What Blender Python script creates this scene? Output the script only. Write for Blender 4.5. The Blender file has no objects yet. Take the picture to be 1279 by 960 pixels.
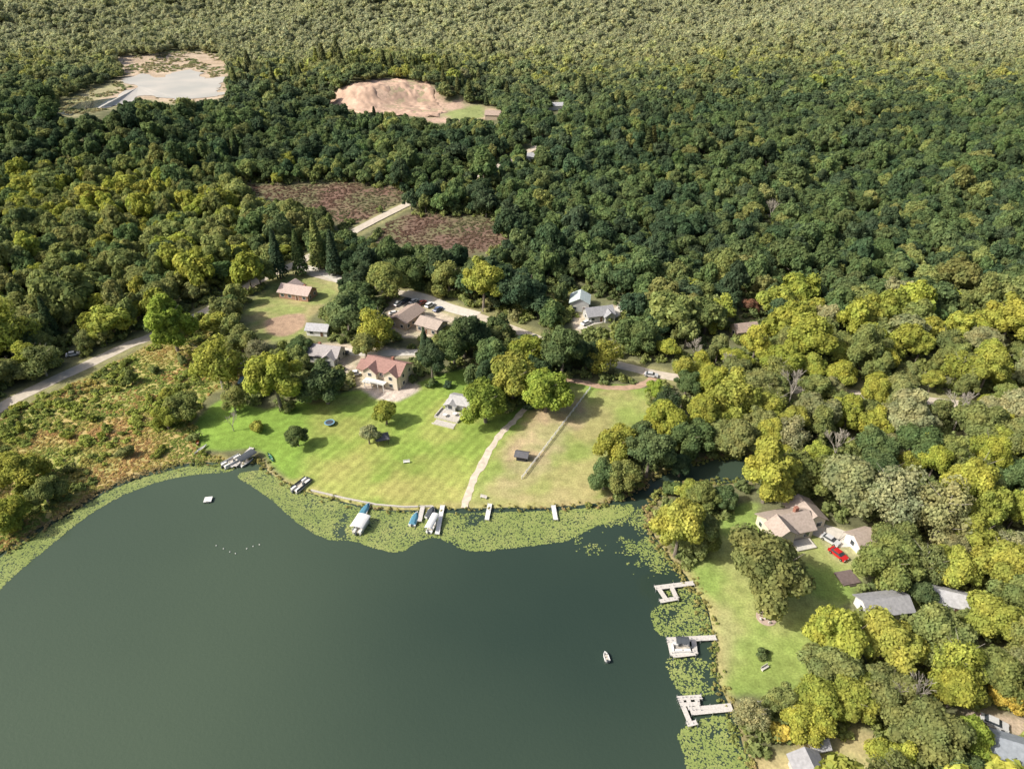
import bpy, math, random, bmesh
import numpy as np
from mathutils import Vector
random.seed(7); rng=np.random.default_rng(7)
S=bpy.context.scene; COL=S.collection
S.view_settings.view_transform='Standard'; S.view_settings.look='None'; S.view_settings.exposure=0
R=math.radians
CH=120.0; F=853.0; c33=math.cos(R(33)); s33=math.sin(R(33))
SUN_EL=R(41); sdx,sdy=-0.965,-0.26
# ---------------------------------------------------------------- terrain
def sstep(a,b,x):
    t=np.clip((np.asarray(x,float)-a)/(b-a),0,1); return t*t*(3-2*t)
TAB=rng.random((256,256))
def vnoise(x,y,seed=0):
    x=np.asarray(x,float)+seed*17.3; y=np.asarray(y,float)+seed*9.1
    xi=np.floor(x).astype(int); yi=np.floor(y).astype(int); fx=x-xi; fy=y-yi
    fx=fx*fx*(3-2*fx); fy=fy*fy*(3-2*fy)
    g=lambda i,j: TAB[i&255,j&255]
    return (g(xi,yi)*(1-fx)+g(xi+1,yi)*fx)*(1-fy)+(g(xi,yi+1)*(1-fx)+g(xi+1,yi+1)*fx)*fy
def fbm(x,y,sc,seed=0,o=3):
    r=0; a=1; t=0
    for k in range(o):
        r=r+a*(vnoise(np.asarray(x)/sc*2**k,np.asarray(y)/sc*2**k,seed+k)*2-1); t+=a; a*=.55
    return r/t
def H(x,y):
    x=np.asarray(x,float); y=np.asarray(y,float)
    f=sstep(310,440,y)
    b=4*np.sin(x/130+1)*np.cos(y/170)+4*np.sin(x/70-y/95)+17*np.exp(-(((x+300)/130)**2+((y-470)/80)**2))+9*np.exp(-(((x-330)/170)**2+((y-560)/120)**2))+8*np.exp(-(((x-90)/120)**2+((y-470)/70)**2))
    b=b+17*sstep(760,1300,y)*(np.sin(x/230+y/150)+.8*np.sin(x/120-y/110+1)+.6*fbm(x,y,160,44,2)+.9)
    pond=1-np.exp(-((((x+364)/190)**2+((y-730)/150)**2)**2))
    cl=15/(1+np.exp(-np.clip((y-640-9*np.sin(x/17)-.004*(x+114)**2)/6,-30,30)))*np.exp(-((x+110)/80)**4)*(1-sstep(730,880,y))
    return f*b*pond*(1-.8*np.exp(-(((x+110)/90)**2+((y-610)/60)**2)))+cl
def ray(px,py):
    dx=(px-639.5)/F; dy=(480-py)/F
    return dx, c33+dy*s33, -s33+dy*c33
def G(px,py):
    a,b,c=ray(px,py); t0=CH/-c
    if b*t0<305: return (a*t0,b*t0,0.)
    ts=np.linspace(.45,1.25,900)*t0
    hz=H(a*ts,b*ts); k=np.argmax(CH+c*ts<=hz)
    if k==0: return (a*t0,b*t0,0.)
    t=ts[k]; return (a*t,b*t,float(hz[k]))
def proj(x,y,z):
    zz=z-CH; d=y*c33-zz*s33; u=y*s33+zz*c33; d=np.maximum(d,1.)
    return 639.5+F*x/d, 480-F*u/d, d
def inpoly(x,y,P):
    x=np.asarray(x,float); y=np.asarray(y,float); r=np.zeros(x.shape,bool); n=len(P)
    for i in range(n):
        x0,y0=P[i][:2]; x1,y1=P[(i+1)%n][:2]
        if y0==y1: continue
        c=((y0>y)!=(y1>y))&(x<(x1-x0)*(y-y0)/(y1-y0)+x0); r^=c
    return r
def sdist(x,y,P,closed=True):
    d=np.full(x.shape,1e9); n=len(P)
    for i in range(n if closed else n-1):
        x0,y0=P[i][:2]; x1,y1=P[(i+1)%n][:2]
        ex,ey=x1-x0,y1-y0; L=ex*ex+ey*ey+1e-9
        t=np.clip(((x-x0)*ex+(y-y0)*ey)/L,0,1)
        d=np.minimum(d,np.hypot(x-x0-t*ex,y-y0-t*ey))
    if closed: d=np.where(inpoly(x,y,P),d,-d)
    return d
def W(pp): return [G(*p) for p in pp]
def smooth(P,n=6,closed=True):
    P=[np.array(p,float) for p in P]; N=len(P); out=[]
    for i in range(N if closed else N-1):
        if closed: a,b,c,d=P[i-1],P[i],P[(i+1)%N],P[(i+2)%N]
        else: a,b,c,d=P[max(i-1,0)],P[i],P[i+1],P[min(i+2,N-1)]
        for k in range(n):
            t=k/n; out.append(.5*((2*b)+(-a+c)*t+(2*a-5*b+4*c-d)*t*t+(-a+3*b-3*c+d)*t**3))
    if not closed: out.append(P[-1])
    return out
# ---------------------------------------------------------------- regions
LAKE=[(-260,800),(0,690),(45,662),(95,632),(140,606),(190,588),(240,578),(285,578),(318,572),(335,590),(360,604),(388,617),(430,627),(470,635),(505,638),(560,636),(620,634),(690,634),(740,630),(778,622),(800,606),(822,592),(850,584),(885,573),(945,570),(948,596),(905,602),(860,603),(825,618),(808,640),(815,668),(838,700),(862,728),(880,760),(890,800),(892,840),(905,872),(918,900),(925,930),(945,975),(960,1120),(400,1300),(-400,1200)]
LAWN=[(250,520),(285,497),(330,512),(372,500),(395,505),(430,490),(455,486),(520,478),(555,466),(590,462),(600,500),(620,520),(660,500),(700,470),(735,478),(806,486),(808,515),(790,540),(755,572),(750,600),(756,618),(735,629),(690,633),(560,635),(470,633),(388,615),(345,588),(322,562),(262,562),(240,548)]
LAWN_DRY=[(660,505),(705,480),(735,485),(806,488),(806,520),(755,572),(750,600),(752,618),(735,629),(690,633),(585,633),(610,575)]
MARSH=[(-60,560),(0,525),(60,493),(120,465),(188,430),(240,408),(285,432),(300,470),(262,492),(245,520),(238,548),(255,566),(285,574),(240,576),(190,586),(140,604),(95,630),(45,660),(-60,715)]
CLEAR1=[(300,232),(360,232),(430,228),(500,238),(505,250),(480,262),(450,276),(415,276),(395,262),(330,248)]
CLEAR2=[(468,292),(490,275),(530,268),(590,270),(625,280),(625,305),(585,316),(540,308),(490,305)]
FIELD=[(292,405),(318,372),(352,345),(398,336),(432,350),(422,366),(388,398),(378,425),(330,428),(300,420)]
GARDEN=[(335,398),(378,392),(380,408),(352,420),(332,412)]
YARD=[(484,382),(506,362),(560,378),(614,398),(604,408),(565,402),(548,418),(505,422),(488,405)]
YARD2=[(384,436),(410,428),(450,432),(525,438),(520,446),(460,450),(440,462),(425,470),(425,452),(385,452)]
YARD3=[(438,462),(455,455),(520,478),(512,492),(470,492),(440,480)]
YARD4=[(716,398),(735,388),(770,380),(784,372),(788,378),(770,392),(740,404),(722,415)]
RLAWN=[(858,705),(880,690),(896,655),(922,630),(950,630),(945,655),(1030,650),(1062,678),(1080,695),(1072,735),(1030,782),(1012,830),(1025,855),(960,868),(900,862),(893,800),(880,755)]
RYARD=[(1000,640),(1030,652),(1065,662),(1090,668),(1085,688),(1050,700),(1020,668)]
BLAWN=[(950,980),(962,940),(1010,922),(1055,908),(1095,920),(1095,980)]
BROAD=[(1205,884),(1279,892),(1330,900),(1330,925),(1279,922),(1225,908)]
POND=[(68,134),(95,117),(140,104),(152,94),(140,74),(165,68),(190,72),(215,64),(272,66),(290,88),(276,100),(284,122),(240,127),(215,132),(180,126),(150,132),(110,144),(75,142)]
PONDM=[(100,132),(150,112),(150,96),(143,74),(190,68),(270,67),(286,90),(280,121),(225,128),(180,124),(130,134)]
PONDW=[(105,134),(150,118),(172,108),(152,100),(185,92),(205,97),(235,87),(258,98),(280,98),(268,109),(276,120),(226,125),(190,119),(165,126),(130,136)]
ROAD_A=[(-80,560),(0,509),(60,478),(110,455),(160,431),(190,420),(255,390),(320,352),(372,328),(440,291),(480,270),(522,250),(590,222),(660,190),(720,160)]
ROAD_B=[(372,330),(388,341),(430,352),(470,360),(510,368),(560,384),(612,400),(690,430),(750,449),(790,460),(835,470),(920,481),(1010,488),(1110,495),(1230,508),(1330,515)]
QUARRYV=[(408,128),(430,108),(490,99),(535,105),(556,126),(600,131),(622,136),(622,147),(600,150),(545,155),(520,145),(480,143),(430,136)]
QGRASS=[(555,142),(580,135),(602,132),(604,146),(575,151)]
ragged=[CLEAR1,CLEAR2,POND,QUARRYV]
vis_clear=[LAKE,LAWN,MARSH,FIELD,YARD,YARD2,YARD3,YARD4,RLAWN,RYARD,BLAWN,
 [(-40,530),(0,500),(110,447),(192,412),(192,430),(110,470),(0,530)],
 [(440,291),(480,265),(528,247),(526,255),(485,279),(442,297)],
 [(368,328),(435,346),(435,356),(385,348)],[(500,362),(612,394),(612,406),(560,392)],
 [(772,452),(838,466),(838,478),(775,468)],[(920,262),(985,275),(985,279),(920,266)],
 [(915,408),(945,413),(945,422),(918,420)],[(1225,893),(1279,898),(1279,915),(1235,908)],
 [(705,468),(740,476),(800,480),(815,466),(820,476),(800,490),(740,486)],
 [(1075,750),(1125,745),(1125,756),(1078,760)],[(1162,742),(1198,743),(1198,750),(1162,750)],[(1225,925),(1279,930),(1279,943),(1225,938)]]
circ=[]
def blocked(qx,qy):
    b=np.zeros(qx.shape,bool)
    for Pg in vis_clear: b|=inpoly(qx,qy,Pg)
    wx,wy=qx+11*fbm(qx,qy,26,60),qy+6*fbm(qx,qy,22,63)
    for Pg in ragged: b|=inpoly(wx,wy,Pg)
    return b
# ---------------------------------------------------------------- helpers
class MB:
    def __init__(s): s.v=[]; s.f=[]
    def add(s,vs,fs):
        n=len(s.v); s.v+= [tuple(map(float,p)) for p in vs]; s.f+=[tuple(i+n for i in f) for f in fs]; return s
    def box(s,x,y,z,sx,sy,sz,rz=0.):
        c,q=math.cos(rz),math.sin(rz); vs=[]
        for k in (-.5,.5):
            for i,j in ((-.5,-.5),(.5,-.5),(.5,.5),(-.5,.5)):
                a,b=i*sx,j*sy; vs.append((x+a*c-b*q,y+a*q+b*c,z+k*sz))
        return s.add(vs,[(3,2,1,0),(4,5,6,7),(0,1,5,4),(1,2,6,5),(2,3,7,6),(3,0,4,7)])
    def bar(s,p,q,w,h):
        L=math.hypot(q[0]-p[0],q[1]-p[1]); a=math.atan2(q[1]-p[1],q[0]-p[0])
        return s.box((p[0]+q[0])/2,(p[1]+q[1])/2,(p[2]+q[2])/2,L,w,h,a)
    def ring(s,rings,cap=True):
        n=len(rings[0]); vs=[p for r in rings for p in r]; fs=[]
        for i in range(len(rings)-1):
            for j in range(n):
                a=i*n+j;b=i*n+(j+1)%n; fs.append((a,b,b+n,a+n))
        if cap: fs.append(tuple(range(n))[::-1]); fs.append(tuple(range((len(rings)-1)*n,len(rings)*n)))
        return s.add(vs,fs)
    def tube(s,p,q,r0,r1=None,n=6):
        r1=r0 if r1 is None else r1
        p=Vector(p);q=Vector(q); d=(q-p).normalized(); a=d.orthogonal().normalized(); b=d.cross(a)
        mk=lambda o,r:[tuple(o+a*r*math.cos(2*math.pi*k/n)+b*r*math.sin(2*math.pi*k/n)) for k in range(n)]
        return s.ring([mk(p,r0),mk(q,r1)])
    def build(s,name,mat,parent=None,smooth=False):
        m=bpy.data.meshes.new(name); m.from_pydata(s.v,[],s.f); m.materials.append(mat)
        if smooth:
            for p in m.polygons: p.use_smooth=True
        o=bpy.data.objects.new(name,m); COL.objects.link(o)
        if parent is not None: o.parent=parent
        return o
def tag(o,label=None,cat=None,group=None,kind=None):
    if label: o['label']=label
    if cat: o['category']=cat
    if group: o['group']=group
    if kind: o['kind']=kind
    return o
def empty(name,loc,rz,label,cat,group=None):
    o=bpy.data.objects.new(name,None); o.empty_display_size=.5; COL.objects.link(o)
    o.location=loc; o.rotation_euler=(0,0,rz); return tag(o,label,cat,group)
def nd(nt,t,**k):
    n=nt.nodes.new(t)
    for a,b in k.items(): setattr(n,a,b)
    return n
MATS={}
def mat(name,col,rough=.8,ns=1.,na=.25,metal=0.,bump=0.,spec=.3,coord='Object'):
    if name in MATS: return MATS[name]
    m=bpy.data.materials.new(name); m.use_nodes=True; nt=m.node_tree; b=nt.nodes['Principled BSDF']
    b.inputs['Roughness'].default_value=rough; b.inputs['Metallic'].default_value=metal; b.inputs['Specular IOR Level'].default_value=spec
    tc=nd(nt,'ShaderNodeTexCoord'); no=nd(nt,'ShaderNodeTexNoise'); no.inputs['Scale'].default_value=ns; no.inputs['Detail'].default_value=5
    nt.links.new(tc.outputs[coord],no.inputs['Vector'])
    mr=nd(nt,'ShaderNodeMapRange'); mr.inputs[1].default_value=.25; mr.inputs[2].default_value=.75; mr.inputs[3].default_value=1-na; mr.inputs[4].default_value=1+na
    nt.links.new(no.outputs['Fac'],mr.inputs[0])
    vm=nd(nt,'ShaderNodeVectorMath',operation='SCALE'); vm.inputs[0].default_value=col[:3]
    nt.links.new(mr.outputs[0],vm.inputs['Scale']); nt.links.new(vm.outputs[0],b.inputs['Base Color'])
    if bump:
        bp=nd(nt,'ShaderNodeBump'); bp.inputs['Distance'].default_value=bump; nt.links.new(no.outputs['Fac'],bp.inputs['Height']); nt.links.new(bp.outputs[0],b.inputs['Normal'])
    MATS[name]=m; return m
def npmesh(name,V,Fc,mats,fattr=None,midx=None):
    m=bpy.data.meshes.new(name); k=Fc.shape[1]; nf=len(Fc)
    m.vertices.add(len(V)); m.vertices.foreach_set('co',np.ascontiguousarray(V,dtype=np.float32).ravel())
    m.loops.add(nf*k); m.loops.foreach_set('vertex_index',np.ascontiguousarray(Fc,dtype=np.int32).ravel())
    m.polygons.add(nf); m.polygons.foreach_set('loop_start',np.arange(0,nf*k,k,dtype=np.int32)); 
    try: m.polygons.foreach_set('loop_total',np.full(nf,k,dtype=np.int32))
    except Exception: pass
    for q in mats: m.materials.append(q)
    if midx is not None: m.polygons.foreach_set('material_index',np.ascontiguousarray(midx,dtype=np.int32))
    if fattr is not None:
        a=m.attributes.new('v','FLOAT','FACE'); a.data.foreach_set('value',np.ascontiguousarray(fattr,dtype=np.float32))
    m.update(calc_edges=True); return m
def foliage_mat(name,itype='INSTANCER'):
    m=bpy.data.materials.new(name); m.use_nodes=True; nt=m.node_tree; nt.nodes.clear()
    out=nd(nt,'ShaderNodeOutputMaterial'); ac=nd(nt,'ShaderNodeAttribute',attribute_type=itype,attribute_name='leaf_color')
    av=nd(nt,'ShaderNodeAttribute',attribute_type='GEOMETRY',attribute_name='v')
    sc=nd(nt,'ShaderNodeVectorMath',operation='SCALE'); nt.links.new(ac.outputs['Color'],sc.inputs[0]); nt.links.new(av.outputs['Fac'],sc.inputs['Scale'])
    tc=nd(nt,'ShaderNodeTexCoord'); no=nd(nt,'ShaderNodeTexNoise'); no.inputs['Scale'].default_value=.35; nt.links.new(tc.outputs['Object'],no.inputs['Vector'])
    mr=nd(nt,'ShaderNodeMapRange'); mr.inputs[1].default_value=.35; mr.inputs[2].default_value=.65
    nt.links.new(no.outputs['Fac'],mr.inputs[0])
    mx=nd(nt,'ShaderNodeMix',data_type='VECTOR'); mx.inputs[4].default_value=(.88,.96,.95); mx.inputs[5].default_value=(1.16,1.08,.98)
    nt.links.new(mr.outputs[0],mx.inputs[0])
    ml=nd(nt,'ShaderNodeVectorMath',operation='MULTIPLY'); nt.links.new(sc.outputs[0],ml.inputs[0]); nt.links.new(mx.outputs[1],ml.inputs[1])
    df=nd(nt,'ShaderNodeBsdfDiffuse'); tr=nd(nt,'ShaderNodeBsdfTranslucent'); ms=nd(nt,'ShaderNodeMixShader'); ms.inputs[0].default_value=.4
    nt.links.new(ml.outputs[0],df.inputs[0]); nt.links.new(ml.outputs[0],tr.inputs[0]); nt.links.new(df.outputs[0],ms.inputs[1]); nt.links.new(tr.outputs[0],ms.inputs[2]); nt.links.new(ms.outputs[0],out.inputs[0])
    return m
LEAF=foliage_mat('leaves'); BARK=mat('bark',(.20,.17,.14),.9,2,.3); PALEBARK=mat('pale_bark',(.34,.31,.26),.9,2,.3)
def ico(n):
    bm=bmesh.new(); bmesh.ops.create_icosphere(bm,subdivisions=n,radius=1); V=np.array([v.co[:] for v in bm.verts]); Fc=np.array([[v.index for v in f.verts] for f in bm.faces]); bm.free(); return V,Fc
ICO1=ico(1); ICO2=ico(2)
def quads_at(pos,nrm,size,r):
    n=len(pos); nrm=nrm/np.linalg.norm(nrm,axis=1,keepdims=True)
    a=np.cross(nrm,r.normal(size=(n,3))); a/=np.linalg.norm(a,axis=1,keepdims=True); b=np.cross(nrm,a)
    sz=(size*r.uniform(.55,1.35,n))[:,None]; V=np.empty((n,4,3))
    for k,(i,j) in enumerate(((1,0),(0,1),(-1,0),(0,-1))):
        V[:,k]=pos+(a*i*r.uniform(.6,1.3,(n,1))+b*j*r.uniform(.6,1.3,(n,1)))*sz*.6+nrm*r.uniform(-.15,.15,(n,1))*sz
    return V.reshape(-1,3),np.arange(n*4).reshape(n,4)
def crown(seed,Rr=5.,Hh=4.6,zc=5.4,nb=20,nl=4200,leaf=.55,core=ICO2,corev=(.65,.9),low=-.45):
    r=np.random.default_rng(seed); cs=[(0,0,0)]; rs=[.55]
    ax,ay=r.uniform(.85,1.1),r.uniform(.85,1.1)
    for i in range(nb):
        d=r.normal(size=3); d/=np.linalg.norm(d); d[2]=abs(d[2])*1.15+low if r.random()<.85 else d[2]
        u=r.uniform(.5,.9); cs.append(tuple(d*u)); rs.append(r.uniform(.17,.4))
    cs=np.array(cs)*np.array([Rr*ax,Rr*ay,Hh]); rs=np.array(rs)*Rr*.95
    sq=np.array([1,1,min(1.,Hh/Rr)*.95])
    tri=[];Vs=[];vv=[];off=0
    CV,CF=core
    for c,q in zip(cs,rs):
        P=CV*q*.82*sq*(1+.12*r.normal(size=(len(CV),1)))+c; tri.append(CF+off)
        Vs.append(P); vv.append(r.uniform(corev[0],corev[1],len(CF))); off+=len(P)
    n=nl; w=rs**2/np.sum(rs**2); b=r.choice(len(rs),n,p=w); d=r.normal(size=(n,3)); d/=np.linalg.norm(d,axis=1,keepdims=True)
    pos=cs[b]+d*sq*(rs[b]*r.uniform(.8,1.15,n))[:,None]
    ok=np.ones(n,bool)
    for c,q in zip(cs,rs): ok&=(np.linalg.norm((pos-c)/sq,axis=1)>q*.78)
    pos=pos[ok]; d=d[ok]; n=len(pos)
    LV,LF=quads_at(pos,d+np.array([0,0,.3])+r.normal(size=(n,3))*.42,leaf,r)
    lv=r.uniform(.78,1.28,n)*r.uniform(.86,1.16,len(rs))[b[ok]]
    V=np.vstack(Vs+[LV]); T=np.vstack(tri); LT=np.vstack([LF[:,[0,1,2]],LF[:,[0,2,3]]])+off
    V[:,2]+=zc; V[:,2]=np.maximum(V[:,2],.1); return V,np.vstack([T,LT]),np.concatenate([np.concatenate(vv),lv,lv])
def conifer(seed,Rr=2.6,Ht=13.,n=2600,leaf=.5):
    r=np.random.default_rng(seed); u=r.random(n)**.8; z=1.2+u*(Ht-1.2); tier=1-.28*((z*1.1)%1.)
    rad=Rr*(1-u)**.85*tier*r.uniform(.55,1.05,n)+.1; a=r.uniform(0,2*math.pi,n)
    pos=np.c_[np.cos(a)*rad,np.sin(a)*rad,z-rad*.18]; nr=np.c_[np.cos(a)*.6,np.sin(a)*.6,np.full(n,.8)]+r.normal(size=(n,3))*.35
    V,Fq=quads_at(pos,nr,leaf,r); at=r.uniform(.6,1.3,n)
    return V,np.vstack([Fq[:,[0,1,2]],Fq[:,[0,2,3]]]),np.concatenate([at,at])
def trunk_mb(seed,zt=8.,r0=.35,limbs=7,spread=3.2,base=2.6):
    r=random.Random(seed); m=MB(); x=y=0; pts=[(0,0,-.3)]
    for k in range(1,5):
        x+=r.uniform(-.2,.2); y+=r.uniform(-.2,.2); pts.append((x,y,zt*k/4))
    rr=[r0*1.25,r0*.9,r0*.7,r0*.5,r0*.2]
    for k in range(4): m.tube(pts[k],pts[k+1],rr[k],rr[k+1],7)
    for k in range(limbs):
        z=r.uniform(base,zt*.85); a=k*2.4+r.uniform(-.4,.4); L=r.uniform(.6,1)*spread
        p=(x*z/zt,y*z/zt,z); q=(p[0]+math.cos(a)*L*.5,p[1]+math.sin(a)*L*.5,z+L*.35); t=(q[0]+math.cos(a+.3)*L*.5,q[1]+math.sin(a+.3)*L*.5,q[2]+L*.45)
        m.tube(p,q,r0*.35,r0*.2,5); m.tube(q,t,r0*.2,r0*.06,5)
    return m
def bare_mb(seed,ht=12.,twig=.04):
    r=random.Random(seed); m=MB()
    def br(p,d,L,rad,lv):
        q=p+d*L; m.tube(p,q,rad,rad*.65,5 if lv<2 else 3)
        if lv>=5: return
        for k in range(3 if lv<4 else 2):
            e=(d+Vector((r.uniform(-1,1),r.uniform(-1,1),r.uniform(-.1,.8)))*.62).normalized()
            br(q if k else p+d*L*r.uniform(.6,.95),e,L*r.uniform(.62,.85),max(rad*.6,twig),lv+1)
    br(Vector((0,0,-.2)),Vector((0,0,1)),ht*.28,.24,0); return m
PROTO={}
def leafmesh(name,t,mats=[LEAF]): return npmesh(name,t[0],t[1],mats,t[2])
def tm(mb,name,m):
    q=bpy.data.meshes.new(name); q.from_pydata(mb.v,[],mb.f); q.materials.append(m); return q
PROTO['broad']=[(leafmesh('crown',crown(10+k,nb=28,nl=10500,leaf=.38)),tm(trunk_mb(k,7,limbs=7),'trunk',BARK),5.,5.4) for k in range(7)]
PROTO['tall']=[(leafmesh('crown',crown(30+k,Rr=4.,Hh=5.8,zc=6.6,nb=30,nl=9500,leaf=.36)),tm(trunk_mb(50+k,9,.28,8,2.6,3.),'trunk',BARK),4.,6.6) for k in range(5)]
PROTO['loose']=[(leafmesh('crown',crown(70+k,Rr=5.,Hh=5.,zc=6.,nb=36,nl=7600,leaf=.34,core=(ICO1[0]*.7,ICO1[1]))),tm(trunk_mb(80+k,9.5,.28,12,4.2,2.8),'trunk',PALEBARK),5.,6.) for k in range(3)]
PROTO['conifer']=[(leafmesh('crown',conifer(90+k)),tm(trunk_mb(95+k,12.5,.22,0),'trunk',BARK),2.6,6.) for k in range(3)]
PROTO['shrub']=[(leafmesh('crown',crown(110+k,Rr=2.,Hh=1.5,zc=1.3,nb=12,nl=1300,leaf=.34)),tm(trunk_mb(115+k,1.8,.1,4,1.,.3),'trunk',BARK),2.,1.3) for k in range(3)]
BARE=[tm(bare_mb(120+k),'bare_limbs',PALEBARK) for k in range(3)]
PAL={'dark':(.088,.132,.070),'green':(.150,.205,.085),'olive':(.255,.285,.105),'yellowgreen':(.36,.385,.085),'pale':(.34,.345,.18),'golden':(.54,.44,.11),'rust':(.30,.16,.10),'bright':(.30,.38,.075)}
CN={'dark':'dark green','green':'mid green','olive':'olive green','yellowgreen':'yellow-green','pale':'pale greyish','golden':'golden yellow','rust':'rust-brown','bright':'bright green'}
NT=[0]; TREES=[]
def jit(c,a=.12):
    k=random.uniform(1-a,1+a); return [c[0]*k*random.uniform(.94,1.06),c[1]*k,c[2]*k*random.uniform(.9,1.1)]
def put_tree(x,y,z,r,kind,col,label,group=None,name=None,sz=1.,wild=0.):
    pr=random.choice(PROTO[kind]); s=r/pr[2]
    nm=name or {'conifer':'pine_tree','shrub':'shrub'}.get(kind,'broadleaf_tree')
    t=empty(nm,(x,y,z),random.uniform(0,6.28),label,'shrub' if kind=='shrub' else 'tree',group)
    t.scale=(s*(1+random.uniform(-wild,wild)),s*(1+random.uniform(-wild,wild)),s*sz*(1+random.uniform(-wild,wild)))
    a=bpy.data.objects.new('trunk',pr[1]); a.parent=t; COL.objects.link(a)
    b=bpy.data.objects.new('crown',pr[0]); b.parent=t; COL.objects.link(b); b['leaf_color']=jit(PAL[col])
    TREES.append((x,y,r)); NT[0]+=1; return t
def key_tree(px,py,rp,kind,col,label,**k):
    pr=PROTO[kind][0]; a,b,c=ray(px,py); d=200.
    for i in range(8):
        r=rp*d/F; zc=pr[3]/pr[2]*r*k.get('sz',1.); d=(CH-zc)/-c
    x,y=a*d,b*d; z=float(H(x,y)) if y>310 else 0.
    return put_tree(x,y,z,r,kind,col,label,**k)
# ---------------------------------------------------------------- ground sheet
def axis(lo,hi,step,mn,mx,g,cap=1e9,capto=0):
    a=list(np.arange(lo,hi+1e-6,step)); s=step
    while a[-1]<mx: s*=g; a.append(a[-1]+(min(s,cap) if a[-1]<capto else s)); s=min(s,cap) if a[-1]<capto else s
    b=[]; s=step; v=lo
    while v>mn: s*=1.06 if mn>-1500 else g; v-=s; b.append(v)
    return np.array(b[::-1]+a)
xs=axis(-185,205,.9,-7000,7000,1.022); ys=axis(56,322,.85,-600,9000,1.02,3.6,1000)
X,Y=np.meshgrid(xs,ys); shp=X.shape; x=X.ravel(); y=Y.ravel()
z=H(x,y); N=len(x)
col=np.empty((N,3)); n1=fbm(x,y,22,1); n2=fbm(x,y,5,4)
col[:]=np.array([.15,.155,.08]); col*= (1+.3*n1)[:,None]
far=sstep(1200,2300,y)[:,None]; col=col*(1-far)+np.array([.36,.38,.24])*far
stripe=np.zeros(N)
def paint(pp,c,feather=1.2,namp=1.5,c2=None,sc=8,seed=3,amt=1.):
    P=[p[:2] for p in smooth(W(pp),4)]
    A=np.array(P); m=feather+namp+3
    k=np.where((x>A[:,0].min()-m)&(x<A[:,0].max()+m)&(y>A[:,1].min()-m)&(y<A[:,1].max()+m))[0]
    sd=sdist(x[k],y[k],P)
    w=sstep(-feather,feather,sd+namp*n2[k])*amt
    cc=np.array(c)[None]*np.ones((len(k),1))
    if c2 is not None:
        q=sstep(-.35,.45,fbm(x[k],y[k],sc,seed)); cc=cc*(1-q)[:,None]+np.array(c2)[None]*q[:,None]
    col[k]=col[k]*(1-w[:,None])+cc*w[:,None]; return k,w,sd
paint(MARSH,(.42,.33,.13),1.5,2,(.31,.34,.10),14,5)
paint(MARSH,(.50,.36,.17),3,2,amt=.25)
paint(LAWN,(.205,.315,.058),1,.8,(.17,.27,.052),14,6)
k,w,_=paint([(395,510),(450,492),(540,480),(590,505),(640,520),(585,632),(470,632),(390,612)],(.245,.33,.07),5,3,(.33,.345,.10),9,11,amt=.8); stripe[k]=np.maximum(stripe[k],w)
paint(LAWN_DRY,(.34,.32,.13),2.5,2,(.25,.31,.085),10,9)
paint([(636,566),(655,528),(690,508),(730,498),(735,512),(712,545),(680,590),(650,612),(622,612)],(.44,.33,.21),3,4,(.33,.31,.15),6,12,amt=.9)
paint([(600,600),(640,590),(690,600),(700,630),(600,631)],(.42,.35,.18),3,4,(.30,.32,.11),6,22,amt=.6)
paint([(700,600),(750,560),(755,600),(735,628),(700,628)],(.42,.36,.17),3,3,amt=.6)
paint([(470,600),(560,600),(570,634),(480,634)],(.43,.37,.14),3,3,amt=.5)
paint([(400,590),(450,560),(470,600),(460,632),(400,618)],(.41,.36,.13),3,3,amt=.45)
paint(CLEAR1,(.19,.12,.09),4,9,(.17,.16,.085),14,7); paint(CLEAR2,(.18,.12,.09),4,9,(.17,.17,.085),14,8)
paint(FIELD,(.26,.30,.10),2,2,(.36,.31,.15),7,10); paint(GARDEN,(.40,.28,.19),1,1)
for Q in (YARD,YARD2,YARD3,YARD4): paint(Q,(.56,.47,.37),1,1,(.44,.39,.27),5,13)
paint(RLAWN,(.225,.31,.08),1.2,1,(.31,.335,.12),9,14); paint(RYARD,(.36,.35,.19),1,1); paint(BLAWN,(.48,.41,.21),1.5,2,(.31,.34,.12),7,15)
k,w,_=paint([(960,800),(1010,760),(1035,780),(1010,850),(950,862),(900,850),(905,820)],(.27,.33,.09),3,2,amt=.5); stripe[k]=np.maximum(stripe[k],w*.7)
paint([(890,770),(915,762),(925,800),(900,850)],(.40,.35,.18),2.5,2,amt=.6)
paint(BROAD,(.46,.37,.28),1.5,1.5)
paint([(455,480),(520,486),(500,500),(470,498)],(.56,.48,.41),1,1)
paint(POND,(.36,.33,.19),5,12,(.30,.30,.15),22,16); paint(PONDM,(.52,.42,.31),5,12,(.44,.34,.24),16,19)
paint(QUARRYV,(.50,.36,.27),5,7,(.36,.31,.19),16,17); paint(QGRASS,(.27,.31,.12),4,4)
for a in (ROAD_A,ROAD_B): 
    P=[p[:2] for p in smooth(W(a),4,False)]; sd=sdist(x,y,P,False); w=(1-sstep(3.5,7.5,sd+n2*1.5))*.7; col=col*(1-w[:,None])+np.array([.34,.32,.15])*w[:,None]
LKW=[p[:2] for p in smooth(W(LAKE),4)]
k=np.where((y<330)&(np.abs(x)<400))[0]; sdl=sdist(x[k],y[k],LKW)+.5*n2[k]
z[k]+= -.75*sstep(-1.3,.6,sdl)-1.2*sstep(.5,6,sdl)
wsh=sstep(-3.,-.8,sdl+n2[k]*1.2)*.55; col[k]=col[k]*(1-wsh[:,None])+np.array([.38,.31,.15])*wsh[:,None]
sx,sy=shp[1],shp[0]; idx=np.arange(N).reshape(sy,sx); q=np.stack([idx[:-1,:-1],idx[:-1,1:],idx[1:,1:],idx[1:,:-1]],-1).reshape(-1,4)
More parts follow.
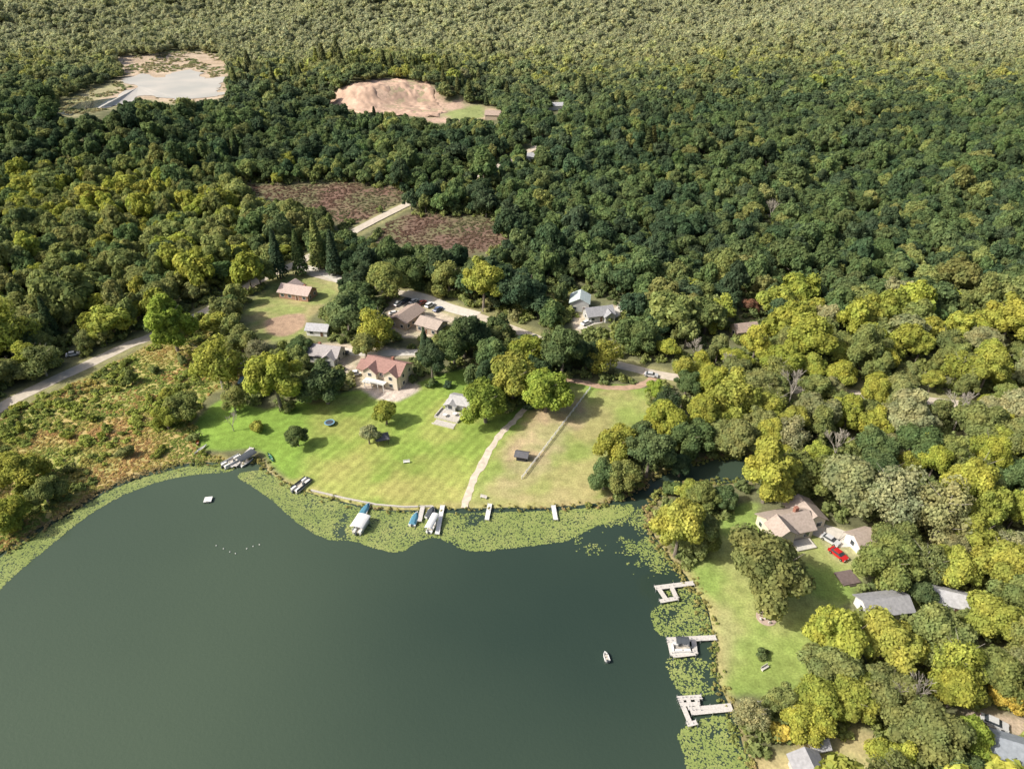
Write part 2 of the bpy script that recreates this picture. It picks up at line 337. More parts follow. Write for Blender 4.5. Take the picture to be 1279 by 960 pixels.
GM=bpy.data.materials.new('ground'); GM.use_nodes=True; nt=GM.node_tree; b=nt.nodes['Principled BSDF']; b.inputs['Roughness'].default_value=.95; b.inputs['Specular IOR Level'].default_value=.1
at=nd(nt,'ShaderNodeAttribute',attribute_name='ground_color'); st=nd(nt,'ShaderNodeAttribute',attribute_name='stripe'); geo=nd(nt,'ShaderNodeNewGeometry')
prev=at.outputs['Color']
for sc_,am,de in ((.05,.14,3),(.45,.2,4),(2.2,.22,3)):
    no=nd(nt,'ShaderNodeTexNoise'); no.inputs['Scale'].default_value=sc_; no.inputs['Detail'].default_value=de; nt.links.new(geo.outputs['Position'],no.inputs['Vector'])
    mr=nd(nt,'ShaderNodeMapRange'); mr.inputs[1].default_value=.3; mr.inputs[2].default_value=.7; mr.inputs[3].default_value=1-am; mr.inputs[4].default_value=1+am; nt.links.new(no.outputs['Fac'],mr.inputs[0])
    vm=nd(nt,'ShaderNodeVectorMath',operation='SCALE'); nt.links.new(prev,vm.inputs[0]); nt.links.new(mr.outputs[0],vm.inputs['Scale']); prev=vm.outputs[0]
p0=G(500,620);p1=G(600,520); dv=Vector((p1[0]-p0[0],p1[1]-p0[1],0)).normalized()
dt=nd(nt,'ShaderNodeVectorMath',operation='DOT_PRODUCT'); dt.inputs[1].default_value=(-dv.y*2.3,dv.x*2.3,0); nt.links.new(geo.outputs['Position'],dt.inputs[0])
si=nd(nt,'ShaderNodeMath',operation='SINE'); nt.links.new(dt.outputs['Value'],si.inputs[0])
mu=nd(nt,'ShaderNodeMath',operation='MULTIPLY'); nt.links.new(si.outputs[0],mu.inputs[0]); nt.links.new(st.outputs['Fac'],mu.inputs[1])
ma=nd(nt,'ShaderNodeMath',operation='MULTIPLY_ADD'); ma.inputs[1].default_value=.12; ma.inputs[2].default_value=1; nt.links.new(mu.outputs[0],ma.inputs[0])
vm=nd(nt,'ShaderNodeVectorMath',operation='SCALE'); nt.links.new(prev,vm.inputs[0]); nt.links.new(ma.outputs[0],vm.inputs['Scale']); nt.links.new(vm.outputs[0],b.inputs['Base Color'])
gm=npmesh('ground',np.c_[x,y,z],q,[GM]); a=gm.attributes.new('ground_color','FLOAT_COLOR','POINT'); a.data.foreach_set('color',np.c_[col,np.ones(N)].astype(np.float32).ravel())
a=gm.attributes.new('stripe','FLOAT','POINT'); a.data.foreach_set('value',stripe.astype(np.float32))
gm.polygons.foreach_set('use_smooth',np.ones(len(q),bool))
go=bpy.data.objects.new('ground',gm); COL.objects.link(go); tag(go,'grassy lakeside ground running back under the woods','ground',kind='structure')
# ---------------------------------------------------------------- water
def water_mat(name,c1,c2,rough=.06,sc=.012,grad=None):
    m=bpy.data.materials.new(name); m.use_nodes=True; nt=m.node_tree; b=nt.nodes['Principled BSDF']
    b.inputs['Roughness'].default_value=rough; b.inputs['IOR'].default_value=1.33
    g=nd(nt,'ShaderNodeNewGeometry'); no=nd(nt,'ShaderNodeTexNoise'); no.inputs['Scale'].default_value=sc; no.inputs['Detail'].default_value=3; nt.links.new(g.outputs['Position'],no.inputs['Vector'])
    mr=nd(nt,'ShaderNodeMapRange'); mr.inputs[1].default_value=.35; mr.inputs[2].default_value=.65; nt.links.new(no.outputs['Fac'],mr.inputs[0]); fac=mr.outputs[0]
    if grad:
        ds=nd(nt,'ShaderNodeVectorMath',operation='DISTANCE'); ds.inputs[1].default_value=(grad[0],grad[1],-.3); nt.links.new(g.outputs['Position'],ds.inputs[0])
        m1=nd(nt,'ShaderNodeMapRange',interpolation_type='SMOOTHSTEP'); m1.inputs[1].default_value=5; m1.inputs[2].default_value=grad[2]; nt.links.new(ds.outputs['Value'],m1.inputs[0])
        m2=nd(nt,'ShaderNodeMath',operation='MULTIPLY_ADD'); m2.inputs[1].default_value=.22; nt.links.new(mr.outputs[0],m2.inputs[0])
        m3=nd(nt,'ShaderNodeMath',operation='MULTIPLY'); m3.inputs[1].default_value=.82; nt.links.new(m1.outputs[0],m3.inputs[0]); nt.links.new(m3.outputs[0],m2.inputs[2]); fac=m2.outputs[0]
    mx=nd(nt,'ShaderNodeMix',data_type='RGBA'); mx.inputs[6].default_value=(*c1,1); mx.inputs[7].default_value=(*c2,1); nt.links.new(fac,mx.inputs[0]); nt.links.new(mx.outputs[2],b.inputs['Base Color'])
    n2_=nd(nt,'ShaderNodeTexNoise'); n2_.inputs['Scale'].default_value=1.6; n2_.inputs['Detail'].default_value=3; nt.links.new(g.outputs['Position'],n2_.inputs['Vector'])
    bp=nd(nt,'ShaderNodeBump'); bp.inputs['Distance'].default_value=.06; bp.inputs['Strength'].default_value=.7; nt.links.new(n2_.outputs['Fac'],bp.inputs['Height']); nt.links.new(bp.outputs[0],b.inputs['Normal'])
    return m
gw=G(760,735)
wm=water_mat('lake_water',(.022,.040,.032),(.066,.094,.062),grad=(gw[0],gw[1],95))
o=MB().add([(-380,-60,-.3),(300,-60,-.3),(300,245,-.3),(-380,245,-.3)],[(0,1,2,3)]).build('lake_water',wm); tag(o,'dark green lake with still open water','lake',kind='structure')
def sheet(name,pp,m,label,cat,dz=.05,kind='structure',na_=0.):
    P=smooth(W(pp),8); 
    if na_: P=[p+np.array([na_*float(fbm(p[0],p[1],14,5)),na_*float(fbm(p[0],p[1],14,55)),0]) for p in P]
    o=MB().add([(p[0],p[1],float(H(p[0],p[1]))+dz) for p in P],[tuple(range(len(P)))]).build(name,m); tag(o,label,cat,kind=kind); return o
sheet('pond_water',PONDW,water_mat('silty_water',(.44,.43,.38),(.56,.52,.45),.4,.03),'silty pale pond among the far woods','pond',.3,na_=12)
sheet('pond_water',[(78,140),(95,131),(128,125),(158,120),(152,128),(120,136),(95,143)],water_mat('dark_water',(.06,.075,.075),(.09,.11,.11),.1,.03),'dark narrow arm of the far pond','pond',.45,na_=4)
# ---------------------------------------------------------------- roads
def ribbon(name,pp,w,m,label,cat,dz=.04,ra=0.):
    P=[np.array(p) for p in smooth(W(pp),8,False)]; vs=[];fs=[]
    for i,p in enumerate(P):
        t=P[min(i+1,len(P)-1)]-P[max(i-1,0)]; n=np.array([-t[1],t[0]]); n/=np.linalg.norm(n)
        for s in (-1,1):
            hw=w/2*(1+ra*float(vnoise(i*.7,s*5.)*2-1)); qx,qy=p[0]+n[0]*hw*s,p[1]+n[1]*hw*s
            vs.append((qx,qy,float(H(qx,qy))+(dz if qy<320 else .35)))
        if i: k=2*i; fs.append((k-2,k-1,k+1,k))
    o=MB().add(vs,fs).build(name,m); return tag(o,label,cat,kind='structure')
asph=mat('worn_asphalt',(.54,.475,.38),.9,.6,.15); conc=mat('concrete',(.60,.56,.49),.85,.8,.12); sand=mat('sandy_track',(.60,.52,.41),.95,.7,.25); dirt=mat('red_dirt',(.44,.30,.21),.95,.7,.25)
ribbon('road',ROAD_A,5.2,asph,'pale country road running from the left edge into the woods','road',.06,.06)
ribbon('road',ROAD_B,4.4,asph,'narrow lake road passing behind the houses','road',.07,.06)
ribbon('path',[(664,500),(645,522),(622,546),(603,578),(588,608),(579,634)],1.9,sand,'sandy track crossing the lawn down to the shore','path',.05,.4)
ribbon('path',[(700,473),(725,477),(760,484),(797,482),(818,470)],2.6,dirt,'curved reddish dirt track above the fenced lawn','path',.05,.2)
ribbon('driveway',[(430,353),(415,345),(395,338),(372,332)],5,conc,'concrete drive beside the tan ranch house','driveway',.09)
ribbon('driveway',[(384,434),(415,436),(450,441),(490,441),(525,440)],4,conc,'concrete drive behind the cream house','driveway',.09)
ribbon('driveway',[(505,366),(530,372),(560,384),(596,394)],6,conc,'wide pale apron beside the parked cars','driveway',.10)
ribbon('driveway',[(728,412),(735,403),(748,400),(768,392),(786,376)],4.5,conc,'pale drive winding past the green-roofed barn','driveway',.09)
ribbon('driveway',[(1008,655),(1030,664),(1052,672),(1060,683)],5.5,conc,'concrete drive in front of the garage by the right house','driveway',.09)
ribbon('road',[(912,262),(950,268),(992,279)],5,asph,'short stretch of road showing through the dark woods','road')
# ---------------------------------------------------------------- buildings
glass=mat('window_glass',(.05,.06,.07),.15,1,.2,spec=.6); white=mat('white_paint',(.72,.71,.68),.6,2,.06); trim=mat('white_trim',(.75,.74,.7),.6,3,.05)
def roofmat(name,c): return mat(name,c,.85,1.6,.2,bump=.03)
def wing(WB,RB,cx,cy,w,d,h,ax='x',rise=2.,ov=.55,z0=0.):
    WB.box(cx,cy,z0+h/2-.2,w,d,h+.4)
    a,l=(d/2,w/2) if ax=='x' else (w/2,d/2)
    def T(u,v,z): return (cx+v,cy+u,z) if ax=='x' else (cx+u,cy+v,z)
    h0=z0+h
    WB.add([T(-a,-l,h0),T(a,-l,h0),T(0,-l,h0+rise-.02),T(-a,l,h0),T(a,l,h0),T(0,l,h0+rise-.02)],[(0,1,2),(5,4,3),(0,2,5,3),(1,4,5,2)])
    sl=rise/a; e=a+ov; L=l+ov; t=.2; ze=h0-sl*ov+.05; zr=h0+rise+.05
    sec=[(-e,ze),(0,zr),(e,ze),(e,ze+t),(0,zr+t),(-e,ze+t)]
    RB.add([T(u,-L,zz) for u,zz in sec]+[T(u,L,zz) for u,zz in sec],[(0,1,7,6),(1,2,8,7),(2,3,9,8),(3,4,10,9),(4,5,11,10),(5,0,6,11),(0,5,4,1),(1,4,3,2),(6,7,10,11),(7,8,9,10)])
def opening(root,x,y,z,w,h,side,name='window',fm=None,pm=None):
    rz={'f':0,'b':0,'l':math.pi/2,'r':math.pi/2}[side]; o={'f':(0,-1),'b':(0,1),'l':(-1,0),'r':(1,0)}[side]
    f=MB().box(x+o[0]*.04,y+o[1]*.04,z,w+.24,.08,h+.24,rz).build(name,fm or trim,root)
    pn='pane' if name=='window' else 'door_panel'
    MB().box(x+o[0]*.095,y+o[1]*.095,z,w,.03,h,rz).build(pn,pm or glass,f); return f
def house(name,label,px,py,rot,wings,wallc,roofc,cat='house',chim=None,door=True,win=True,keep=1.0,group=None,scl=1.):
    g=G(px,py); root=empty(name,g,R(rot),label,cat,group); root.scale=(scl,scl,scl); WB=MB();RB=MB()
    for k,w_ in enumerate(wings): wing(WB,RB,*w_)
    WB.build('wall',wallc,root); rf=RB.build('roof',roofc,root)
    if chim: MB().box(chim[0],chim[1],chim[2]/2+.5,.9,.9,chim[2]+1).build('chimney',mat('brick',(.30,.14,.10),.9,4,.2),rf)
    if win:
        for k,w_ in enumerate(wings):
            cx,cy,w,d,h=w_[:5]; nst=2 if h>4.8 else 1
            for s in range(nst):
                zz=1.5+s*2.8
                n=max(1,int(w/2.9))
                if w_[5]=='y' or k==0:
                    for i in range(n):
                        xx=cx-w/2+(i+.5)*w/n
                        hid=any(abs(xx-v[0])<v[2]/2+.5 and v[1]-v[3]/2<cy-d/2-.2<v[1]+v[3]/2 for v in wings if v is not w_)
                        if hid: continue
                        if door and k==0 and s==0 and i==n//2: opening(root,xx,cy-d/2,1.1,1.0,2.1,'f','door',trim,mat('door_paint',(.16,.09,.06),.5,3,.1)); continue
                        opening(root,xx,cy-d/2,zz,1.3,1.25,'f')
                m=max(1,int(d/3.4))
                for i in range(m):
                    yy=cy-d/2+(i+.5)*d/m
                    for sd_,xw in (('l',cx-w/2),('r',cx+w/2)):
                        hid=any(v is not w_ and abs(xw-v[0])<v[2]/2+.05 and abs(yy-v[1])<v[3]/2 for v in wings)
                        if not hid: opening(root,xw,yy,zz,1.1,1.2,sd_)
    p=proj(g[0],g[1],g[2]+2.5)
    if keep>0: circ.append((p[0],p[1],max(w_[2] for w_ in wings)*.55*F/p[2]*keep))
    TREES.append((g[0],g[1],max(w_[2] for w_ in wings)*.5)); return root
cream=mat('cream_siding',(.66,.58,.46),.7,2,.08); tanw=mat('tan_siding',(.42,.34,.26),.8,2,.1); greyw=mat('grey_siding',(.45,.45,.43),.8,2,.1); whitew=mat('white_siding',(.72,.71,.69),.7,2,.06); brickw=mat('brick_wall',(.36,.21,.15),.9,3,.2)
r_red=roofmat('red_brown_shingle',(.32,.19,.16)); r_pink=roofmat('pink_tan_shingle',(.47,.37,.32)); r_grey=roofmat('grey_shingle',(.30,.30,.31)); r_lg=roofmat('light_grey_shingle',(.42,.42,.43)); r_tan=roofmat('tan_shingle',(.40,.33,.28)); r_green=roofmat('pale_green_metal',(.50,.57,.54)); r_dark=roofmat('dark_shingle',(.11,.11,.12)); r_brown=roofmat('brown_shingle',(.36,.28,.23))
h=house('lake_house','large cream two-storey house with red-brown roof, gables and rear deck',486,473,-22,[(0,0,14.5,8.5,5.6,'x',2.4),(-3.8,-3.6,5,4.5,5.5,'y',1.9),(4.2,-3.4,5,4.2,5.5,'y',1.9),(-8.6,1.5,5.5,6.5,3,'x',1.6)],cream,r_red,chim=(1.5,1.5,7.5),scl=.92)
MB().box(.3,-6.9,2.75,5,2.4,.18).box(-3.8,-7.4,2.75,3.2,3,.17).build('balcony',trim,h)
for xx in (-5,-2.,.4,2.6): MB().box(xx,-8.,1.35,.2,.2,2.7).build('balcony_post',trim,h)
rl=MB().bar((-5.2,-8.6,3.6),(2.8,-8.1,3.6),.08,.1)
for i in range(14): rl.box(-5.1+i*.6,-8.5+i*.035,3.2,.06,.06,.8)
rl.build('balcony_rail',trim,h)
house('ranch_house','low ranch house with pinkish tan roof in the field at left',373,370,-17,[(0,0,13,7,2.8,'x',2.),(-4.3,3.2,6,5,2.7,'y',1.7)],brickw,r_pink,chim=(3,1,4))
house('cottage','small white cottage with pale roof below the brown garden',399,416,-8,[(0,0,7.6,4.6,2.4,'x',1.4)],whitew,r_lg)
house('cottage','grey-roofed cottage between two big lawn trees, left of the cream house',408,447,-12,[(0,0,11,7,2.9,'x',2.1),(3.,-2.8,4.2,4,2.8,'y',1.5)],greyw,roofmat('warm_grey_shingle',(.38,.35,.34)),chim=(-2,.5,4.6),keep=.8)
house('workshop','long brown-roofed workshop by the parked cars, nearest the gravel yard',509,402,62,[(0,0,12,7.5,3.2,'x',1.7)],tanw,r_brown,cat='building')
house('workshop','shorter tan-roofed workshop at the lower end of the gravel yard',540,412,-30,[(0,0,9,7,3,'x',1.6)],tanw,r_tan,cat='building')
house('patio_house','pale grey house with stone terraces beside the bright lawn trees',578,507,-18,[(0,0,7,5,2.3,'x',1.1),(-2.6,-2.4,3.2,2.6,2.1,'y',.7)],greyw,roofmat('pale_shingle',(.42,.41,.40)),keep=.3)
house('barn','small barn with pale green metal roof among dark trees',724,384,-8,[(0,0,7,7.5,3.8,'y',1.8)],greyw,r_green,cat='barn',keep=1.15)
house('bungalow','grey-roofed bungalow beside the green-roofed barn',747,397,14,[(0,0,10,6.5,2.8,'x',1.9),(3.,-3.,3.8,3.5,2.7,'y',1.4)],greyw,r_grey,keep=.8)
house('farm_house','small brown-roofed building beside the far sand quarry',616,149,-10,[(0,0,12,7,4,'x',2.6)],tanw,r_brown,win=False,door=False,keep=.7)
house('farm_shed','white long building in the far wood right of the quarry',694,137,8,[(0,0,20,7,3.6,'x',2)],whitew,r_lg,cat='building',win=False,door=False,keep=.4)
house('cabin','white-roofed cabin peeping from the dark middle wood',664,201,10,[(0,0,8,5,3.,'x',1.7)],whitew,r_lg,cat='cabin',win=False,door=False,keep=.4)
house('cabin','brown-roofed cabin hidden in the wood on the right hillside',928,418,12,[(0,0,8,5.5,3,'x',1.8)],tanw,r_brown,cat='cabin',keep=.5)
h=house('lakeside_house','tan-roofed lakeside house of several gabled wings with pale drive, right side',978,662,14,[(0,0,10.5,7.5,3.,'x',2.2),(-3.6,-3.3,4.6,4.6,4.7,'y',1.7),(6.8,2.,6.4,7,2.9,'y',1.9)],cream,r_tan,chim=(2.4,.5,5.6))
MB().box(1.8,-5.6,.35,5,3.2,.3).build('terrace',conc,h)
house('garage','small tan-roofed garage at the end of the concrete drive',1074,680,18,[(0,0,5.2,4.6,2.6,'x',1.4)],whitew,r_tan,cat='garage',keep=.7)
house('shore_house','white house with grey roof half hidden behind the large right trees',1100,762,8,[(0,0,9.5,5.2,2.4,'x',1.4),(-3.,-2.4,3.2,2.6,2.3,'y',1.)],whitew,r_grey,keep=.2)
house('garage','grey-roofed garage right of the half-hidden white house',1180,754,-18,[(0,0,6.5,4.4,2.4,'x',1.3)],whitew,r_lg,cat='garage',keep=.2)
house('boathouse','grey gabled roof cut by the bottom edge of the photo',1007,968,6,[(0,0,4.6,4.4,2.5,'y',1.4)],greyw,r_grey,cat='house')
house('garden_shed','tiny garden shed standing just above the bottom grey roof',1020,934,10,[(0,0,2.2,2.,1.8,'x',.7)],whitew,r_lg,cat='shed',door=False,win=False)
house('corner_house','white house with blue-grey roof in the bottom right corner',1245,940,-20,[(0,0,9.5,4.6,2.7,'x',1.4),(-3.,-2.1,3.2,2.6,2.5,'y',1.1)],whitew,roofmat('blue_grey_shingle',(.29,.32,.36)),keep=.35)
house('dark_cottage','dark-roofed cottage under the trees at the marsh edge',304,464,10,[(0,0,8,5.5,2.6,'x',1.6)],tanw,r_dark,cat='cottage',keep=.7)
house('garden_shed','grey shed with bluish roof in front of the dark-roofed cottage',312,482,-14,[(0,0,4.4,3.,2.1,'x',.9)],greyw,roofmat('blue_roof',(.20,.30,.36)),cat='shed',keep=.7)
house('garden_shed','small black shed standing alone on the dry lawn',652,573,-14,[(0,0,2.8,2.,1.8,'x',.6)],mat('black_boards',(.035,.035,.04),.8,3,.2),r_dark,cat='shed',win=False,keep=.6)
g=G(478,553); t=empty('gazebo',g,.3,'dark open gazebo on the lawn beside the yellow-green tree','gazebo'); dk=mat('dark_timber',(.07,.055,.045),.8,3,.2)
for a_ in ((-1.5,-1.3),(1.5,-1.3),(1.5,1.3),(-1.5,1.3)): MB().box(a_[0],a_[1],1.1,.16,.16,2.2).build('post',dk,t)
MB().add([(-2,-1.8,2.2),(2,-1.8,2.2),(2,1.8,2.2),(-2,1.8,2.2),(-.6,0,3.2),(.6,0,3.2)],[(0,1,5,4),(2,3,4,5),(1,2,5),(3,0,4),(3,2,1,0)]).build('roof',r_dark,t)
MB().box(0,.6,.45,2.2,.5,.1).box(0,.85,.8,2.2,.08,.5).build('bench',dk,t)
stone=mat('pale_stone',(.50,.47,.42),.9,3,.2,bump=.03)
t=empty('terrace',G(562,519),R(-22),'pale stone terrace with low walls in front of the grey house','terrace')
MB().box(0,0,.08,7.4,5.,.16).build('paving',stone,t)
for w_ in ((0,-2.6,7.7,.3),(-3.8,0,.3,5.),(3.8,0,.3,5.)): MB().box(w_[0],w_[1],.35,w_[2],w_[3],.7).build('low_wall',stone,t)
MB().box(.4,-4.3,.06,6.6,2.2,.12).build('lower_paving',stone,t); MB().box(.4,-5.6,.18,7.2,.3,.36).build('lower_wall',stone,t)
for i in range(2):
    q_=empty('patio_table',(t.location.x-1.4+2.9*i,t.location.y-.6+.5*i,.17),0.2*i,['round white patio table on the stone terrace, left','round white patio table on the stone terrace, right'][i],'table')
    MB().tube((0,0,.7),(0,0,.76),.7,.7,14).build('tabletop',white,q_); MB().tube((0,0,0),(0,0,.7),.06,.06,8).build('leg',white,q_)
# ---------------------------------------------------------------- vehicles
tyre=mat('tyre_rubber',(.02,.02,.02),.9,5,.1); rim=mat('wheel_rim',(.5,.5,.5),.4,3,.05,metal=.8); lampm=mat('lamp_glass',(.8,.8,.75),.2,3,.05); redl=mat('red_lamp',(.4,.02,.02),.3,3,.05)
def car(px,py,rot,colr,cn,label,suv=False,group=None):
    t=empty('parked_car',G(px,py)[:2]+(G(px,py)[2]+.1,),R(rot),label,'car',group)
    pm=mat('car_paint_'+cn,colr,.35,1,.04,spec=.5); hz=1.72 if suv else 1.42
    B=MB(); 
    pr=[(-2.2,.35),(2.2,.35),(2.28,.6),(2.2,.82),(1.2,.95),(-2.05,.98),(-2.25,.75)]
    B.ring([[(a,-.78,z*.97) for a,z in pr],[(a*1.0,-.9,z) for a,z in pr],[(a,.9,z) for a,z in pr],[(a,.78,z*.97) for a,z in pr]]); B.build('body',pm,t)
    gl=[(-1.95 if suv else -1.65,.97),(1.15,.97),(.45,hz-.05),(-1.75 if suv else -1.05,hz-.05)]
    MB().ring([[(a,-.82,z) for a,z in gl[:2]]+[(a,-.66,z) for a,z in gl[2:]],[(a,.82,z) for a,z in gl[:2]]+[(a,.66,z) for a,z in gl[2:]]]).build('windows',glass,t)
    MB().box((gl[2][0]+gl[3][0])/2,0,hz,gl[2][0]-gl[3][0]+.1,1.34,.08).build('roof',pm,t)
    for sx_ in (-1.38,1.42):
        for sy_ in (-1,1):
            w_=MB().tube((sx_,sy_*.74,.33),(sx_,sy_*.93,.33),.33,.33,14).build('wheel',tyre,t); MB().tube((sx_,sy_*.93,.33),(sx_,sy_*.945,.33),.19,.19,10).build('rim',rim,w_)
    for sy_ in (-.62,.62):
        MB().box(2.25,sy_,.68,.08,.36,.14).build('headlight',lampm,t); MB().box(-2.24,sy_,.76,.08,.32,.14).build('taillight',redl,t)
car(1046,694,-60,(.50,.02,.02),'red','bright red car parked on the drive of the right house')
car(1036,676,-50,(.55,.55,.55),'silver','silver car parked just above the bright red car')
for a_ in ((497,381,60,(.6,.6,.6),'silver','silver car in the gravel yard, left end of the row'),(507,377,60,(.08,.09,.1),'black','black car second from left in the gravel yard row'),(517,378,58,(.75,.75,.74),'white','white car third in the gravel yard row'),(527,380,58,(.25,.06,.05),'maroon','maroon car fourth in the gravel yard row'),(537,383,55,(.7,.7,.7),'white','white van-like car near the right end of the yard row'),(547,388,55,(.10,.14,.25),'blue','navy blue car at the right end of the yard row'),(493,393,20,(.7,.7,.7),'white','white car standing left of the long workshop'),(527,397,-30,(.5,.5,.5),'silver','silver car between the two workshops'),(445,468,10,(.75,.74,.72),'white','white car on the forecourt left of the cream house'),(428,442,-5,(.12,.12,.13),'charcoal','dark car on the drive behind the lawn tree'),(92,444,24,(.75,.75,.75),'white','white car in a gap of trees above the left road'),(732,405,40,(.7,.7,.7),'white','white car on the winding drive below the green-roofed barn'),(813,470,-15,(.6,.6,.6),'silver','silver car on the lake road above the fenced lawn'),(1240,905,-30,(.6,.6,.62),'silver','silver car on the dirt lane in the bottom right corner')):
    car(*a_,suv='van' in a_[5])
circ.append((92,440,9))
# ---------------------------------------------------------------- docks, lifts, boats
wood=mat('grey_dock_boards',(.54,.51,.47),.85,3,.2); alu=mat('aluminium',(.55,.56,.57),.35,3,.08,metal=.7); canv=mat('white_canvas',(.70,.70,.68),.7,2,.08); dcan=mat('dark_canvas',(.07,.08,.09),.8,2,.15); bcan=mat('blue_canvas',(.08,.22,.30),.8,2,.15); seatm=mat('boat_vinyl',(.55,.50,.42),.6,3,.1)
WZ=-.3
def dock(label,segs,w=1.5,group=None,m=wood):
    a=G(*segs[0][0]); t=empty('dock',(a[0],a[1],WZ),0,label,'dock',group); k=0
    for s in segs:
        p=G(*s[0]); q=G(*s[1]); ww=s[2] if len(s)>2 else w; zz=.62+k*.012; k+=1
        P=(p[0]-a[0],p[1]-a[1],zz);Q=(q[0]-a[0],q[1]-a[1],zz); d=MB().bar(P,Q,ww,.12).build('deck_section',m,t)
        L=math.hypot(Q[0]-P[0],Q[1]-P[1]); nx,ny=-(Q[1]-P[1])/L,(Q[0]-P[0])/L; n=max(1,int(L/3))
        for i in range(n+1):
            for sd_ in (-1,1):
                xx=P[0]+(Q[0]-P[0])*i/n+nx*sd_*(ww/2+.05); yy=P[1]+(Q[1]-P[1])*i/n+ny*sd_*(ww/2+.05)
                MB().tube((xx,yy,-1.2),(xx,yy,zz+.35),.06,.06,6).build('post',alu,t)
    return t
dock('long grey dock with side fingers, topmost of the three right-shore docks',[((866,729),(818,735)),((838,733),(845,748),1.),((822,735),(832,750),1.),((846,748),(824,752),1.)],1.2)
dock('straight grey dock carrying a dark boat, middle of the right-shore docks',[((894,797),(833,800)),((836,801),(840,820),1.),((866,799),(868,817),1.),((840,820),(868,817),.9)],1.2)
dock('lattice dock of several crossing sections, lowest on the right shore',[((914,884),(862,889),1.6),((846,873),(876,871),.9),((849,873),(862,905),.9),((870,872),(872,888),.9),((859,872),(862,888),.8),((849,881),(872,880),.8),((858,906),(870,903),.9)],1.5)
dock('narrow white dock reaching out beside the white boat cover',[((553,632),(546,668))],1.1,m=canv)
dock('short dock left of the sandy track end',[((460,630),(452,652))],1.1)
dock('short white dock on the shore right of the sandy track',[((612,630),(608,650))],1.1,m=canv)
dock('small white dock alone near the lily pads, right of the fence',[((691,632),(694,650))],1.1,m=canv)
dock('stubby dock next to the dark pontoon boat',[((386,600),(372,614))],1.3)
dock('weathered dock beside the dark covered boats at the marsh corner',[((315,560),(293,583)),((293,583),(284,578),1.5)],1.4)
dock('low plank dock left of the small blue boat',[((528,634),(524,652))],1.1)
def barrel(mb,w,l,z,rise,n=8):
    r=[]
    for yv in (-l/2,l/2):
        r.append([(w/2*math.cos(math.pi*k/n),yv,z+rise*math.sin(math.pi*k/n)**1.4) for k in range(n+1)]+[(w/2*.93*math.cos(math.pi*k/n),yv,z-.08+rise*math.sin(math.pi*k/n)**1.4) for k in range(n,-1,-1)])
    return mb.ring(r)
def boat_lift(px,py,rot,cm,label,w=3.2,l=6.2):
    g=G(px,py); t=empty('boat_lift',(g[0],g[1],WZ),R(rot),label,'boat lift')
    for a_ in ((-1,-1),(1,-1),(1,1),(-1,1)): MB().tube((a_[0]*w*.46,a_[1]*l*.36,-1.3),(a_[0]*w*.46,a_[1]*l*.36,2.1),.07,.07,6).build('post',alu,t)
    MB().bar((-w*.46,-l*.36,.1),(w*.46,-l*.36,.1),.1,.12).bar((-w*.46,l*.36,.1),(w*.46,l*.36,.1),.1,.12).build('cradle',alu,t)
    barrel(MB(),w,l,2.05,.42).build('canopy',cm,t); return g
def pontoon(px,py,rot,label,cm=None,hc=canv,l=6.):
    g=G(px,py); t=empty('pontoon_boat',(g[0],g[1],WZ),R(rot),label,'boat')
    for s in (-.85,.85):
        MB().ring([[(s+rr*math.cos(k*.785),yy,.18+rr*math.sin(k*.785)) for k in range(8)] for yy,rr in ((-l/2,.3),(l/2-.7,.3),(l/2,.06))]).build('pontoon',alu,t)
    MB().box(0,-.1,.55,2.4,l-.5,.1).build('deck',seatm,t)
    for s in (-1.17,1.17): MB().box(s,-.1,.95,.06,l-.6,.62).build('side_panel',hc,t)
    MB().box(0,l/2-.42,.95,1.5,.06,.62).build('front_panel',hc,t)
    for a_ in ((-.75,-l/2+.9,.7,1.4),(.75,-l/2+.9,.7,1.4),(-.78,l/2-1.4,.62,1.5),(.78,l/2-1.4,.62,1.5)): MB().box(a_[0],a_[1],.82,a_[2],a_[3],.42).build('seat',canv,t)
    MB().box(.6,.2,1.0,.6,.5,.75).build('console',dcan,t)
    MB().box(0,-l/2-.15,.6,.4,.5,.8).tube((0,-l/2-.2,.3),(0,-l/2-.2,-.5),.1,.08,6).build('motor',dcan,t)
    if cm:
        barrel(MB(),2.3,2.8,2.2,.3).build('canopy',cm,t)
        for a_ in ((-1.1,-1.2),(1.1,-1.2),(1.1,1.2),(-1.1,1.2)): MB().tube((a_[0],a_[1]*.7,.6),(a_[0],a_[1],2.2),.03,.03,5).build('canopy_pole',alu,t)
